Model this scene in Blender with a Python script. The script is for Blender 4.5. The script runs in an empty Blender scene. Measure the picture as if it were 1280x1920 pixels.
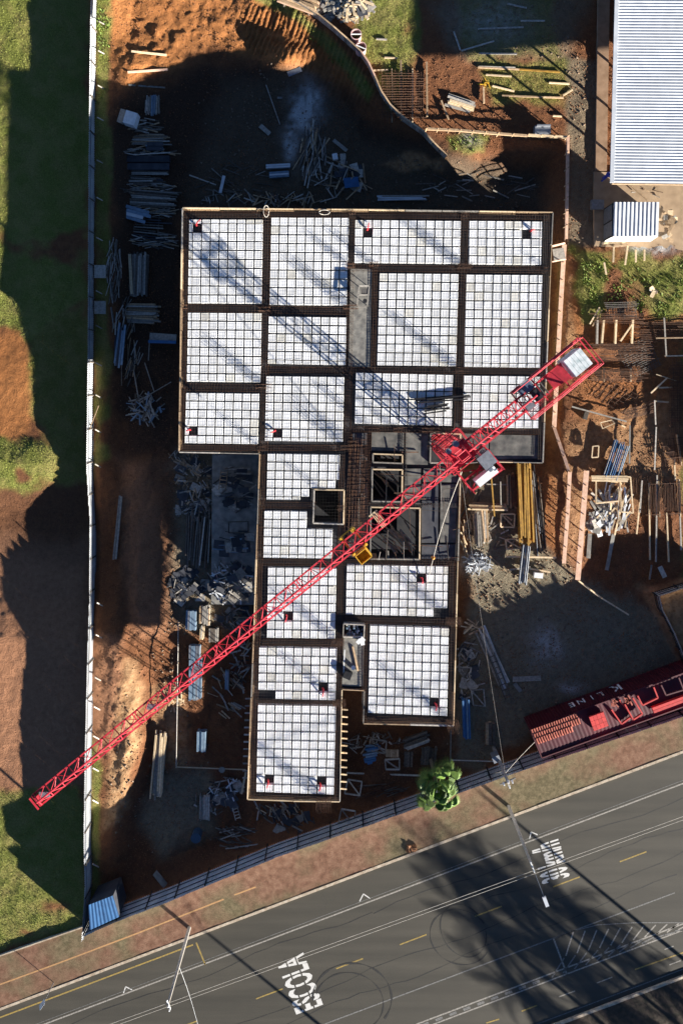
import bpy, math, random
import numpy as np
from mathutils import Vector, Matrix
from mathutils.geometry import tessellate_polygon

random.seed(7); RNG = np.random.default_rng(7)
sc = bpy.context.scene
COL = sc.collection
# ------------------------------------------------------------------ camera, sky, sun, exposure
F, H, NX, NY = 1350.0, 70.0, 640.0, 715.0        # focal length in photo pixels, flying height, point straight below
SUN_EL, SUN_DIR = math.radians(12.2), (0.773, -0.634)
cam = bpy.data.cameras.new('camera'); cam_o = bpy.data.objects.new('camera', cam); COL.objects.link(cam_o)
cam_o.location = (0, 0, H); cam_o.rotation_euler = (0, 0, 0)
cam.sensor_fit = 'VERTICAL'; cam.sensor_height = 24.0; cam.sensor_width = 16.0
cam.lens = 24.0 * F / 1920.0; cam.shift_y = -(960 - NY) / 1920.0
cam.clip_start = 1.0; cam.clip_end = 2000.0
sc.camera = cam_o
world = bpy.data.worlds.new('World'); sc.world = world; world.use_nodes = True
wn = world.node_tree.nodes; wl = world.node_tree.links
sky = wn.new('ShaderNodeTexSky'); sky.sky_type = 'NISHITA'; sky.sun_disc = False
sky.sun_elevation = SUN_EL; sky.sun_rotation = math.atan2(SUN_DIR[0], SUN_DIR[1])
sky.altitude = 2500; sky.air_density = 0.55; sky.dust_density = 0.2; sky.ozone_density = 2.5
wl.new(sky.outputs[0], wn['Background'].inputs[0]); wn['Background'].inputs[1].default_value = 0.05
sun = bpy.data.lights.new('sun', 'SUN'); sun.energy = 5.0; sun.angle = math.radians(0.53); sun.color = (1.0, 0.945, 0.86)
sun_o = bpy.data.objects.new('sun', sun); COL.objects.link(sun_o)
sd = Vector((SUN_DIR[0] * math.cos(SUN_EL), SUN_DIR[1] * math.cos(SUN_EL), math.sin(SUN_EL)))
sun_o.rotation_euler = sd.to_track_quat('Z', 'Y').to_euler(); sun_o.location = (60, -60, 40)
sc.view_settings.view_transform = 'Standard'; sc.view_settings.look = 'None'
sc.view_settings.gamma = 1.0; sc.view_settings.exposure = 2.0
sc.view_settings.use_curve_mapping = False

# ------------------------------------------------------------------ helpers
def P(px, py, z=0.0):
    k = (H - z) / F
    return Vector(((px - NX) * k, (NY - py) * k, z))

class MB:
    def __init__(s): s.v = []; s.f = []
    def add(s, vs, fs):
        n = len(s.v); s.v += [tuple(p) for p in vs]; s.f += [tuple(i + n for i in f) for f in fs]
    def box(s, c, size, rz=0.0, m=None):
        hx, hy, hz = size[0] / 2, size[1] / 2, size[2] / 2
        R = m if m is not None else Matrix.Rotation(rz, 3, 'Z'); c = Vector(c)
        vs = [c + R @ Vector((x, y, z)) for x in (-hx, hx) for y in (-hy, hy) for z in (-hz, hz)]
        s.add(vs, [(0, 1, 3, 2), (4, 6, 7, 5), (0, 4, 5, 1), (2, 3, 7, 6), (0, 2, 6, 4), (1, 5, 7, 3)])
    def beam(s, p, q, w, h=None):
        h = w if h is None else h
        p = Vector(p); q = Vector(q); d = q - p
        if d.length < 1e-6: return
        x = d.normalized(); up = Vector((0, 0, 1))
        if abs(x.z) > 0.95: up = Vector((1, 0, 0))
        y = up.cross(x).normalized(); z = x.cross(y)
        m = Matrix((x, y, z)).transposed()
        s.box((p + q) / 2, (d.length, w, h), m=m)
    def tube(s, p, q, r, n=5, r2=None):
        p = Vector(p); q = Vector(q); d = q - p; r2 = r if r2 is None else r2
        x = d.normalized(); up = Vector((0, 0, 1)) if abs(x.z) < 0.95 else Vector((1, 0, 0))
        a = up.cross(x).normalized(); b = x.cross(a)
        vs = []
        for c, rr in ((p, r), (q, r2)):
            for i in range(n):
                t = 2 * math.pi * i / n; vs.append(c + a * rr * math.cos(t) + b * rr * math.sin(t))
        fs = [(i, (i + 1) % n, n + (i + 1) % n, n + i) for i in range(n)] + [tuple(range(n))[::-1], tuple(range(n, 2 * n))]
        s.add(vs, fs)
    def path(s, pts, r, n=5):
        for a, b in zip(pts[:-1], pts[1:]): s.tube(a, b, r, n)
    def prism(s, poly, z0, z1, holes=()):
        loops = [[Vector((p[0], p[1], 0)) for p in poly]] + [[Vector((p[0], p[1], 0)) for p in h] for h in holes]
        tris = tessellate_polygon(loops); flat = [p for l in loops for p in l]; n = len(flat)
        zz0 = z0 if callable(z0) else (lambda p: z0); zz1 = z1 if callable(z1) else (lambda p: z1)
        vs = [(p.x, p.y, zz0(p)) for p in flat] + [(p.x, p.y, zz1(p)) for p in flat]
        fs = []
        for t in tris:
            a, b, c = (flat[i] for i in t)
            if (b - a).cross(c - a).z < 0: t = (t[0], t[2], t[1])
            fs.append((t[0] + n, t[1] + n, t[2] + n)); fs.append((t[0], t[2], t[1]))
        k = 0
        for l in loops:
            m = len(l)
            for i in range(m):
                a = k + i; b = k + (i + 1) % m; fs.append((a, b, b + n, a + n))
            k += m
        s.add(vs, fs)
    def quad(s, a, b, c, d): s.add([a, b, c, d], [(0, 1, 2, 3)])
    def mesh(s, name, org=(0, 0, 0)):
        me = bpy.data.meshes.new(name); o = org
        me.from_pydata([(p[0] - o[0], p[1] - o[1], p[2] - o[2]) for p in s.v], [], s.f); me.update()
        return me
    def build(s, name, mat, parent=None, smooth=False):
        org = parent_loc(parent) if parent else (0, 0, 0)
        me = s.mesh(name, org); me.materials.append(mat)
        if smooth: me.polygons.foreach_set('use_smooth', [True] * len(me.polygons))
        return link(name, me, parent)

def parent_loc(o):
    l = Vector((0, 0, 0))
    while o is not None: l += o.location; o = o.parent
    return l
def link(name, me, parent=None):
    o = bpy.data.objects.new(name, me); COL.objects.link(o)
    if parent: o.parent = parent
    return o
def tag(o, label=None, cat=None, group=None, kind=None):
    if label: o['label'] = label
    if cat: o['category'] = cat
    if group: o['group'] = group
    if kind: o['kind'] = kind
    return o
def thing(name, label, cat, loc, group=None):
    o = bpy.data.objects.new(name, None); COL.objects.link(o); o.location = loc; o.empty_display_size = 0.3
    return tag(o, label, cat, group)

# ------------------------------------------------------------------ materials
def nodes(name):
    m = bpy.data.materials.new(name); m.use_nodes = True
    nt = m.node_tree; return m, nt, nt.nodes['Principled BSDF']
def mk(name, c, c2=None, rough=0.8, scale=6.0, rnd=0.0, metal=0.0, bump=0.0, det=4.0, stretch=None, spec=0.3, emit=None):
    m, nt, b = nodes(name); N = nt.nodes; L = nt.links
    b.inputs['Roughness'].default_value = rough; b.inputs['Metallic'].default_value = metal
    b.inputs['Specular IOR Level'].default_value = spec
    c2 = c2 or tuple(x * 0.7 for x in c)
    geo = N.new('ShaderNodeNewGeometry'); mp = N.new('ShaderNodeMapping')
    if stretch: mp.inputs['Scale'].default_value = stretch
    if rnd:
        tc = N.new('ShaderNodeTexCoord'); oi = N.new('ShaderNodeObjectInfo')
        ad = N.new('ShaderNodeVectorMath'); ad.operation = 'MULTIPLY_ADD'
        L.new(oi.outputs['Random'], ad.inputs[0]); ad.inputs[1].default_value = (37, 91, 53); L.new(geo.outputs['Position'], ad.inputs[2])
        L.new(ad.outputs[0], mp.inputs['Vector'])
    else: L.new(geo.outputs['Position'], mp.inputs['Vector'])
    nz = N.new('ShaderNodeTexNoise'); nz.inputs['Scale'].default_value = scale; nz.inputs['Detail'].default_value = det
    L.new(mp.outputs[0], nz.inputs['Vector'])
    rp = N.new('ShaderNodeValToRGB'); rp.color_ramp.elements[0].position = 0.32; rp.color_ramp.elements[1].position = 0.68
    rp.color_ramp.elements[0].color = (*c2, 1); rp.color_ramp.elements[1].color = (*c, 1)
    L.new(nz.outputs['Fac'], rp.inputs[0]); out = rp.outputs[0]
    if rnd:
        mr = N.new('ShaderNodeMapRange'); mr.inputs['To Min'].default_value = 1 - rnd; mr.inputs['To Max'].default_value = 1 + rnd
        L.new(oi.outputs['Random'], mr.inputs['Value'])
        hs = N.new('ShaderNodeHueSaturation'); L.new(mr.outputs[0], hs.inputs['Value']); L.new(out, hs.inputs['Color']); out = hs.outputs[0]
    L.new(out, b.inputs['Base Color'])
    if bump:
        bp = N.new('ShaderNodeBump'); bp.inputs['Strength'].default_value = bump; bp.inputs['Distance'].default_value = 0.1
        L.new(nz.outputs['Fac'], bp.inputs['Height']); L.new(bp.outputs[0], b.inputs['Normal'])
    if emit:
        b.inputs['Emission Color'].default_value = (*emit, 1); b.inputs['Emission Strength'].default_value = 1
    return m
M = {}
M['mould'] = mk('white_plastic', (.83, .83, .82), (.68, .68, .66), rough=.45, scale=.9, rnd=.09, det=8)
M['ply'] = mk('film_plywood', (.035, .034, .036), (.015, .016, .02), rough=.7, scale=1.2)
M['plydeck'] = mk('dusty_plywood_deck', (.16, .15, .13), (.05, .05, .048), rough=.8, scale=1.3, rnd=.25, det=8)
M['plydark'] = mk('dark_formwork_panel', (.06, .062, .07), (.03, .032, .04), rough=.75, scale=1.5, rnd=.3)
M['concrete'] = mk('concrete', (.28, .265, .23), (.13, .125, .115), rough=.9, scale=1.6, det=8, bump=.3, rnd=.1)
M['concrete2'] = mk('cast_concrete_pole', (.42, .38, .32), (.30, .27, .23), rough=.9, scale=5)
M['wood'] = mk('sawn_timber', (.48, .34, .20), (.30, .20, .12), rough=.85, scale=5, rnd=.4, stretch=(1, 1, 1))
M['woodpale'] = mk('pale_new_timber', (.68, .53, .34), (.50, .37, .22), rough=.85, scale=5, rnd=.25)
M['woodpink'] = mk('pinkish_painted_board', (.72, .47, .34), (.55, .34, .23), rough=.85, scale=3, rnd=.15)
M['woodgrey'] = mk('weathered_grey_timber', (.42, .38, .32), (.24, .22, .19), rough=.9, scale=5, rnd=.45)
M['wooddark'] = mk('dark_brown_timber', (.14, .115, .09), (.07, .058, .048), rough=.9, scale=5, rnd=.4)  # darkest of the timber browns
M['rust'] = mk('rusty_rebar', (.14, .068, .036), (.04, .024, .018), rough=.85, scale=4, rnd=.2)
M['rustpale'] = mk('dull_wire', (.12, .11, .10), (.08, .07, .06), rough=.7, scale=4)
M['red'] = mk('crane_red_paint', (.62, .035, .055), (.36, .02, .03), rough=.55, scale=2.6, spec=.35, det=8)
M['redgrate'] = mk('red_steel_deck', (.40, .03, .04), (.26, .02, .025), rough=.6, scale=2)
M['reddark'] = mk('container_red_paint', (.10, .014, .022), (.06, .010, .016), rough=.55, scale=.8)
M['redbright'] = mk('bright_red_steel', (.62, .05, .04), (.45, .03, .03), rough=.5, scale=3, rnd=.15)
M['tile'] = mk('clay_roof_tile', (.46, .13, .085), (.30, .085, .055), rough=.8, scale=6, rnd=.2)
M['white'] = mk('white_paint', (.78, .78, .76), (.62, .62, .60), rough=.6, scale=3)
M['weight'] = mk('weathered_white_ballast', (.75, .76, .75), (.35, .42, .42), rough=.8, scale=2.2)
M['grey'] = mk('grey_steel', (.30, .32, .34), (.20, .21, .23), rough=.45, metal=.6, scale=4, rnd=.2)
M['black'] = mk('black_steel', (.018, .018, .02), (.008, .008, .01), rough=.5, scale=4)
M['zinc'] = mk('galvanised_sheet', (.66, .68, .69), (.52, .54, .56), rough=.5, metal=.15, scale=1.2, spec=.4)
M['fence2'] = mk('pale_street_fence_sheet', (.52, .54, .56), (.38, .40, .42), rough=.6, scale=.9, rnd=.08)
M['fence'] = mk('galvalume_fence_sheet', (.54, .55, .55), (.40, .41, .42), rough=.5, metal=.15, scale=.9, rnd=.08)
M['bluesheet'] = mk('blue_painted_sheet', (.045, .14, .30), (.035, .10, .22), rough=.75, scale=1.5)
M['bluesteel'] = mk('blue_grey_steel_deck', (.25, .34, .42), (.15, .22, .29), rough=.5, metal=.3, scale=3, rnd=.25)
M['yellow'] = mk('yellow_beam_lacquer', (.46, .26, .045), (.26, .14, .03), rough=.6, scale=2.5, rnd=.22)
M['yellowpaint'] = mk('yellow_paint', (.70, .42, .04), (.55, .32, .03), rough=.6, scale=3)
M['kerb'] = mk('painted_kerb', (.52, .44, .33), (.34, .26, .18), rough=.9, scale=3, bump=.2)
M['line'] = mk('worn_white_road_paint', (.42, .38, .32), (.16, .15, .13), rough=.85, scale=7, det=8)
M['linebright'] = mk('fresh_white_road_paint', (.72, .70, .64), (.52, .50, .46), rough=.85, scale=9, det=8)
M['lineyellow'] = mk('worn_yellow_road_paint', (.40, .27, .06), (.20, .15, .06), rough=.85, scale=6, det=8)
M['linefaint'] = mk('faint_white_road_paint', (.24, .23, .21), (.09, .088, .08), rough=.85, scale=8, det=8)
M['skid'] = mk('tyre_rubber_mark', (.016, .016, .015), (.034, .032, .029), rough=.8, scale=5, det=8)
M['tactile'] = mk('yellow_tactile_paving', (.50, .28, .12), (.36, .20, .09), rough=.9, scale=6)
M['rope'] = mk('pale_rope', (.55, .50, .42), rough=.9)
M['pink'] = mk('pink_plastic_rim', (.62, .40, .38), (.45, .28, .26), rough=.5)
M['blueplastic'] = mk('blue_plastic', (.03, .05, .35), rough=.5)
M['skin'] = mk('skin', (.40, .22, .14), rough=.6)
M['leaf'] = mk('palm_leaf', (.13, .21, .03), (.06, .11, .018), rough=.6, scale=3, rnd=.45, spec=.25)
M['bark'] = mk('palm_bark', (.20, .15, .10), (.11, .085, .06), rough=.95, scale=8)
M['glass'] = mk('dark_cab_glass', (.10, .13, .18), (.07, .09, .13), rough=.12, spec=.8)
M['orange'] = mk('orange_plastic', (.75, .28, .03), rough=.5)
M['stone'] = mk('broken_rock', (.34, .25, .17), (.20, .15, .11), rough=.95, scale=6, rnd=.3)
M['clod'] = mk('soil_clod', (.26, .12, .055), (.15, .07, .035), rough=.95, scale=6)
M['grass'] = mk('grass_blades', (.30, .31, .065), (.15, .18, .035), rough=.7, scale=.7, det=5)
M['shrub'] = mk('weed_leaves', (.21, .27, .05), (.10, .16, .03), rough=.6, scale=2)
M['flagred'] = mk('red_conduit', (.65, .05, .06), rough=.5)

# ------------------------------------------------------------------ noise and terrain height
_LAT = RNG.random((256, 256))
def vnoise(x, y):
    xi = np.floor(x).astype(int); yi = np.floor(y).astype(int); fx = x - xi; fy = y - yi
    fx = fx * fx * (3 - 2 * fx); fy = fy * fy * (3 - 2 * fy)
    a = _LAT[xi % 256, yi % 256]; b = _LAT[(xi + 1) % 256, yi % 256]; c = _LAT[xi % 256, (yi + 1) % 256]; d = _LAT[(xi + 1) % 256, (yi + 1) % 256]
    return (a * (1 - fx) + b * fx) * (1 - fy) + (c * (1 - fx) + d * fx) * fy - 0.5
def fbm(x, y, s, o=4):
    r = 0; a = 1.0
    for i in range(o):
        r = r + a * vnoise(x * s + 17.3 * i, y * s + 9.1 * i); s *= 2.1; a *= 0.5
    return r
def sdist(poly, u, v):
    d = np.full(u.shape, 1e9); ins = np.zeros(u.shape, bool); n = len(poly)
    for i in range(n):
        ax, ay = poly[i]; bx, by = poly[(i + 1) % n]
        ex, ey = bx - ax, by - ay; t = np.clip(((u - ax) * ex + (v - ay) * ey) / (ex * ex + ey * ey + 1e-9), 0, 1)
        d = np.minimum(d, np.hypot(u - ax - t * ex, v - ay - t * ey))
        c = ((ay > v) != (by > v)) & (u < (bx - ax) * (v - ay) / (by - ay + 1e-12) + ax); ins ^= c
    return np.where(ins, d, -d)
def sstep(d, w): t = np.clip(d / w * 0.5 + 0.5, 0, 1); return t * t * (3 - 2 * t)
def blob(u, v, cx, cy, rx, ry=None): ry = ry or rx; return np.exp(-(((u - cx) / rx) ** 2 + ((v - cy) / ry) ** 2))

SITE = [(222, -120), (480, -120), (545, 30), (600, 60), (650, 110), (695, 190), (740, 245), (800, 292), (836, 318), (905, 300), (945, 305), (1030, 300), (1042, 420), (1036, 870), (868, 876), (862, 1060), (852, 1370), (700, 1400), (660, 1500), (500, 1570), (300, 1650), (205, 1690), (235, 1560), (262, 1440), (262, 1260), (215, 1170), (205, 900), (222, 500)]
ROADP = [(-3000, 1893 + .3775 * 3000 - 95), (0, 1798), (150, 1742), (1000, 1412), (1280, 1316), (4000, 290), (4000, 5000), (-3000, 5000)]
def height(x, y):
    u = NX + x * F / H; v = NY - y * F / H
    s = sstep(sdist(SITE, u, v), 26)
    D = np.interp(v, [-100, 60, 200, 420, 620, 800, 950, 1150, 1350, 1500, 1650], [-.6, -1.25, -2.1, -2.0, -1.8, -1.4, -1.05, -1.05, -1.3, -1.3, -.9])
    D = D + 2.15 * blob(u, v, 230, 150, 78, 85) + 1.75 * blob(u, v, 535, 108, 40, 34) + .6 * blob(u, v, 330, 110, 50, 40)
    D = D + .5 * blob(u, v, 575, 330, 60, 40) + .6 * sstep(330 - u, 120) * sstep(v - 880, 80) * sstep(1210 - v, 60)
    z = -0.15 + s * D
    # lawn beyond the left fence: a hump and a hollow
    lw = sstep(170 - u, 14)
    z = z + lw * (np.interp(v, [0, 870, 960, 1130, 1200, 1500, 1740], [-.40, -.45, -1.2, -1.15, -.22, -.02, .12]) + .7 * blob(u, v, 90, 850, 75, 55) - .3 * blob(u, v, 10, 985, 75, 70) - .35 * blob(u, v, 20, 540, 40, 90) + .3 * blob(u, v, 40, 720, 60, 70) - .15 * blob(u, v, 30, 1330, 60, 120))
    z = z - .95 * blob(u, v, 190, 1040, 32, 105) * sstep(u - 165, 10)
    # wheel-worn soil terrace and the eroded bank lower left
    z = z + .25 * blob(u, v, 225, 1330, 30, 120) - .25 * blob(u, v, 238, 1100, 12, 160)
    # east side: spoil above the yard, cut at lower right
    z = z + .35 * sstep(u - 1075, 25) * sstep(620 - v, 60) * sstep(v - 455, 30) - .5 * sstep(sdist([(1100, 980), (1230, 1050), (1215, 1190), (1130, 1140), (1095, 1080)], u, v), 30)
    z = z + .9 * sstep(sdist([(1218, 1112), (1300, 1085), (1300, 1270), (1262, 1215), (1238, 1160)], u, v), 10)
    road = sstep(sdist(ROADP, u, v), 5); 
    rough = .10 * fbm(x, y, .35, 5) + .05 * fbm(x, y, 1.7, 3)
    clods = np.maximum(0, fbm(x + 40, y, 1.1, 3) - .15) * .35 * s
    z = z + rough * (1 + 1.6 * s) + clods * sstep(-np.abs(v - 130) + 150, 60)
    z = z + (blob(u, v, 240, 1360, 34, 160) * .55 + .10) * np.maximum(fbm(x, y * .6, 1.5, 4), -.4) * .6 * (1 - lw)
    # teeth marks of the digger on the upper bank
    bank = np.exp(-(np.maximum(0, np.abs(sdist([(470, 20), (560, 40), (650, 110), (690, 175), (640, 150), (560, 95), (480, 70)], u, v)) - 12) / 10) ** 2)
    z = z + bank * .12 * np.sin((u + v * .4) * .62 + 3 * fbm(x, y, .8, 2))
    return z * (1 - road) - .30 * road
SURF = []                                            # raised slabs that carry things: (outline in photo px, top z)
def inpoly(poly, x, y):
    c = False; n = len(poly)
    for i in range(n):
        (ax_, ay_), (bx_, by_) = poly[i], poly[(i + 1) % n]
        if (ay_ > y) != (by_ > y) and x < (bx_ - ax_) * (y - ay_) / (by_ - ay_) + ax_: c = not c
    return c
def hz(x, y):
    i = int(np.clip(np.searchsorted(ax, x) - 1, 0, nx - 2)); j = int(np.clip(np.searchsorted(ay, y) - 1, 0, ny - 2))
    fx = (x - ax[i]) / (ax[i + 1] - ax[i]); fy = (y - ay[j]) / (ay[j + 1] - ay[j])
    return float((Zt[j, i] * (1 - fx) + Zt[j, i + 1] * fx) * (1 - fy) + (Zt[j + 1, i] * (1 - fx) + Zt[j + 1, i + 1] * fx) * fy)
def gz(px, py):
    for poly, zt in SURF:
        if inpoly(poly, px, py): return zt
    z = 0.0
    for _ in range(4):
        p = P(px, py, z); z = hz(p.x, p.y)
    return z
def G(px, py, dz=0.0):
    z = gz(px, py); p = P(px, py, z); p.z += dz; return p

def axis(lo, hi, st, far):
    a = list(np.arange(lo, hi + 1e-6, st)); d = st; l = lo; r = hi; L = []; R = []
    while l > -far or r < far:
        d *= 1.35; l -= d; r += d; L.append(l); R.append(r)
    return np.array(L[::-1] + a + R)
ax = axis(-34, 34, .19, 420); ay = axis(-63.5, 39, .19, 420)
X, Y = np.meshgrid(ax, ay); Zt = height(X, Y)
nx, ny = len(ax), len(ay)
idx = np.arange(nx * ny).reshape(ny, nx)
faces = np.stack([idx[:-1, :-1], idx[:-1, 1:], idx[1:, 1:], idx[1:, :-1]], -1).reshape(-1, 4)
me = bpy.data.meshes.new('ground'); nv = nx * ny; nf = len(faces)
me.vertices.add(nv); me.vertices.foreach_set('co', np.stack([X, Y, Zt], -1).ravel())
me.loops.add(nf * 4); me.loops.foreach_set('vertex_index', faces.ravel().astype(np.int32))
me.polygons.add(nf); me.polygons.foreach_set('loop_start', np.arange(0, nf * 4, 4, dtype=np.int32)); me.polygons.foreach_set('loop_total', np.full(nf, 4, np.int32))
me.update(calc_edges=True); me.polygons.foreach_set('use_smooth', np.ones(nf, bool))
U = NX + X * F / (H - Zt); V = NY - Y * F / (H - Zt)
wob = 22 * fbm(X, Y, .45, 4)
def reg(poly, w=10, k=1.0): return sstep(sdist(poly, U, V) + wob * k, w)
grass = np.maximum.reduce([
    reg([(-900, -900), (166, -900), (166, 560), (60, 640), (40, 615), (-900, 605)]), reg([(-900, 850), (60, 820), (108, 845), (100, 900), (40, 915), (-900, 880)]),
    .75 * reg([(60, 600), (166, 560), (166, 900), (110, 905), (108, 840), (60, 800)]),
    reg([(-900, 1500), (60, 1490), (150, 1470), (166, 1690), (150, 1742), (0, 1790), (-900, 2100)]), reg([(176, -300), (214, -300), (205, 150), (200, 240), (180, 240)], 6, .4),
    .8 * reg([(180, 240), (205, 240), (205, 860), (178, 870)], 6, .5), reg([(172, 1380), (190, 1440), (186, 1560), (190, 1700), (170, 1700)], 6, .5),
    reg([(690, -300), (790, -300), (785, 90), (760, 150), (735, 200), (700, 120), (655, 80), (670, 40)]), reg([(500, -60), (560, 20), (640, 90), (700, 170), (690, 190), (640, 125), (560, 40), (480, 0)], 6, .3),
    .75 * reg([(900, 105), (1050, 120), (1060, 190), (900, 200)]), reg([(840, 255), (915, 255), (910, 290), (845, 285)], 6), .5 * reg([(790, -300), (1060, -300), (1040, 110), (880, 110)]),
    reg([(1072, 470), (1130, 480), (1280, 480), (1900, 480), (1900, 560), (1250, 600), (1215, 575), (1180, 560), (1150, 515), (1120, 580), (1100, 600), (1080, 560)], 10, 1.6), .5 * reg([(1045, 480), (1060, 480), (1050, 760), (1036, 760)], 6, .4),
    .7 * reg([(1280, -900), (2600, -900), (2600, 1200), (1280, 1080)]), .7 * reg([(1110, 1000), (1230, 1000), (1230, 1090), (1130, 1090)], 14) * .0])
grass = grass * np.clip(1.05 - 1.6 * np.clip(fbm(X + 9, Y - 4, .22, 4) - .28, 0, 1) * 3 - blob(U + wob, V, 105, 1700, 22, 12) - blob(U, V + wob, 50, 1740, 16, 8) - .8 * blob(U + wob, V, 1185, 545, 26, 34) - .7 * blob(U, V + wob, 765, 60, 14, 20), 0, 1)
gravel = np.maximum.reduce([reg([(866, 880), (965, 880), (1000, 1020), (1085, 1075), (1230, 1150), (1290, 1260), (1000, 1380), (900, 1440), (840, 1440), (862, 1240), (880, 1120)], 14),
    .3 * reg([(420, 150), (620, 140), (690, 260), (1020, 330), (1030, 400), (350, 400), (380, 250)], 30), reg([(290, 1455), (385, 1440), (400, 1560), (300, 1600), (270, 1540)], 20),
    .8 * reg([(1062, 110), (1120, 110), (1118, 460), (1066, 460), (1066, 300)], 8, .5), .6 * reg([(790, 0), (1110, -20), (1060, 110), (860, 110)], 20), .8 * reg([(330, 840), (480, 840), (480, 1180), (330, 1180)], 20)])
ochre = np.maximum.reduce([reg([(228, 1230), (262, 1235), (268, 1300), (255, 1420), (225, 1540), (190, 1560), (215, 1400)], 12, .8), .8 * reg([(290, 1290), (345, 1270), (345, 1430), (290, 1430)], 16),
    .8 * reg([(1050, 470), (1068, 470), (1075, 640), (1050, 690), (1038, 690)], 8, .4), .9 * reg([(760, 290), (835, 290), (835, 325), (710, 310)], 8), .6 * reg([(1200, 1100), (1400, 1060), (1400, 1300), (1262, 1215)], 10),
    .55 * reg([(1040, 800), (1280, 740), (1280, 900), (1060, 1050)], 25)])
white = np.maximum.reduce([1.3 * blob(U + wob, V, 575, 205, 22, 42), .8 * blob(U, V + wob, 545, 270, 14, 30), .5 * blob(U + wob, V - wob, 1020, 1215, 26, 34), .35 * blob(U, V, 930, 40, 60, 40), .6 * blob(U + wob, V, 880, 262, 14, 10), .9 * blob(U + wob, V, 1225, 462, 34, 12), .5 * blob(U, V, 885, 1055, 25, 18), .55 * blob(U - wob, V + wob, 1070, 1290, 22, 16)])
white = np.clip(white * (1 + 1.2 * fbm(X, Y, 2.5, 3)), 0, 1)
mask = np.stack([np.clip(grass, 0, 1), np.clip(gravel, 0, 1), np.clip(ochre, 0, 1), white], -1)
orange = np.maximum.reduce([reg([(200, -400), (500, -400), (560, 30), (640, 90), (690, 170), (640, 165), (560, 120), (500, 130), (400, 75), (320, 125), (225, 165), (205, 120)], 14), reg([(-600, 615), (40, 615), (62, 700), (66, 800), (30, 840), (-600, 860)], 12), blob(U, V, 535, 112, 42, 36), .8 * reg([(700, 285), (840, 285), (910, 290), (905, 312), (835, 330), (720, 312)], 8), .7 * reg([(1038, 460), (1075, 460), (1090, 620), (1060, 700), (1040, 870), (1050, 1060), (1025, 1000), (1020, 870)], 8), .5 * reg([(1100, 590), (1280, 590), (1280, 800), (1080, 800)], 20)])  # orange soil, brightened where the sun falls; that light put into its colour
shade_tone = np.maximum.reduce([.95 * reg([(212, 190), (330, 150), (480, 110), (640, 180), (700, 230), (1020, 330), (1030, 410), (345, 410), (340, 860), (235, 860), (215, 600)], 20), .6 * reg([(280, 850), (480, 850), (480, 1180), (320, 1180)], 20), .5 * reg([(260, 1440), (470, 1440), (470, 1560), (250, 1680), (220, 1650)], 20), .55 * reg([(640, 1370), (850, 1370), (850, 1440), (640, 1520)], 15), .4 * reg([(-300, 890), (165, 900), (165, 1050), (-300, 1050)], 25)])  # soil darkened where shade lies, the shade put into its colour
pinkm = np.maximum.reduce([.85 * reg([(-600, 1000), (165, 1010), (172, 1470), (60, 1480), (-600, 1490)], 25), .8 * reg([(178, 1180), (235, 1190), (240, 1300), (215, 1420), (178, 1420)], 14), .6 * reg([(225, 860), (320, 860), (310, 1200), (240, 1200)], 20), .6 * reg([(1060, 880), (1090, 880), (1078, 1080), (1050, 1050)], 6)])
mask2 = np.stack([np.clip(orange, 0, 1), np.clip(shade_tone, 0, 1), np.clip(pinkm, 0, 1), np.ones_like(X)], -1)
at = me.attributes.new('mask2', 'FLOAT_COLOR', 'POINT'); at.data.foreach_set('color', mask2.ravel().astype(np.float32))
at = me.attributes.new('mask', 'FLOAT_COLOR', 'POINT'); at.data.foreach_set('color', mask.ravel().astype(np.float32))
gm, nt, bs = nodes('site_ground'); N = nt.nodes; L = nt.links
bs.inputs['Roughness'].default_value = .95; bs.inputs['Specular IOR Level'].default_value = .15
geo = N.new('ShaderNodeNewGeometry')
def noise(scale, det=6, rough=.6):
    n = N.new('ShaderNodeTexNoise'); n.inputs['Scale'].default_value = scale; n.inputs['Detail'].default_value = det; n.inputs['Roughness'].default_value = rough
    L.new(geo.outputs['Position'], n.inputs['Vector']); return n.outputs['Fac']
def ramp(fac, c0, c1, p0=.35, p1=.65):
    r = N.new('ShaderNodeValToRGB'); r.color_ramp.elements[0].position = p0; r.color_ramp.elements[1].position = p1
    r.color_ramp.elements[0].color = (*c0, 1); r.color_ramp.elements[1].color = (*c1, 1); L.new(fac, r.inputs[0]); return r.outputs[0]
def mix(fac, a, b):
    m = N.new('ShaderNodeMix'); m.data_type = 'RGBA'; L.new(fac, m.inputs[0]); L.new(a, m.inputs[6]); L.new(b, m.inputs[7]); return m.outputs[2]
def math2(op, a, b):
    m = N.new('ShaderNodeMath'); m.operation = op; m.use_clamp = True
    for i, q in enumerate((a, b)):
        if isinstance(q, float): m.inputs[i].default_value = q
        else: L.new(q, m.inputs[i])
    return m.outputs[0]
am = N.new('ShaderNodeAttribute'); am.attribute_name = 'mask'; sp = N.new('ShaderNodeSeparateColor'); L.new(am.outputs['Color'], sp.inputs[0])
nA, nB, nC = noise(.35), noise(2.2, 8), noise(9, 8, .7)
soil = mix(nA, ramp(nB, (.085, .034, .017), (.20, .080, .032)), ramp(nC, (.115, .050, .025), (.26, .115, .052)))
grav = mix(nA, ramp(nC, (.10, .09, .065), (.27, .235, .16)), ramp(nB, (.13, .112, .075), (.25, .21, .14)))
och = ramp(nB, (.26, .14, .065), (.44, .27, .14))
grs = mix(ramp(noise(.55, 5), (0, 0, 0), (1, 1, 1), .40, .62), ramp(nC, (.09, .105, .022), (.21, .22, .05)), ramp(nC, (.15, .135, .04), (.30, .26, .085)))
wht = ramp(nC, (.35, .35, .34), (.62, .62, .60))
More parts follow.
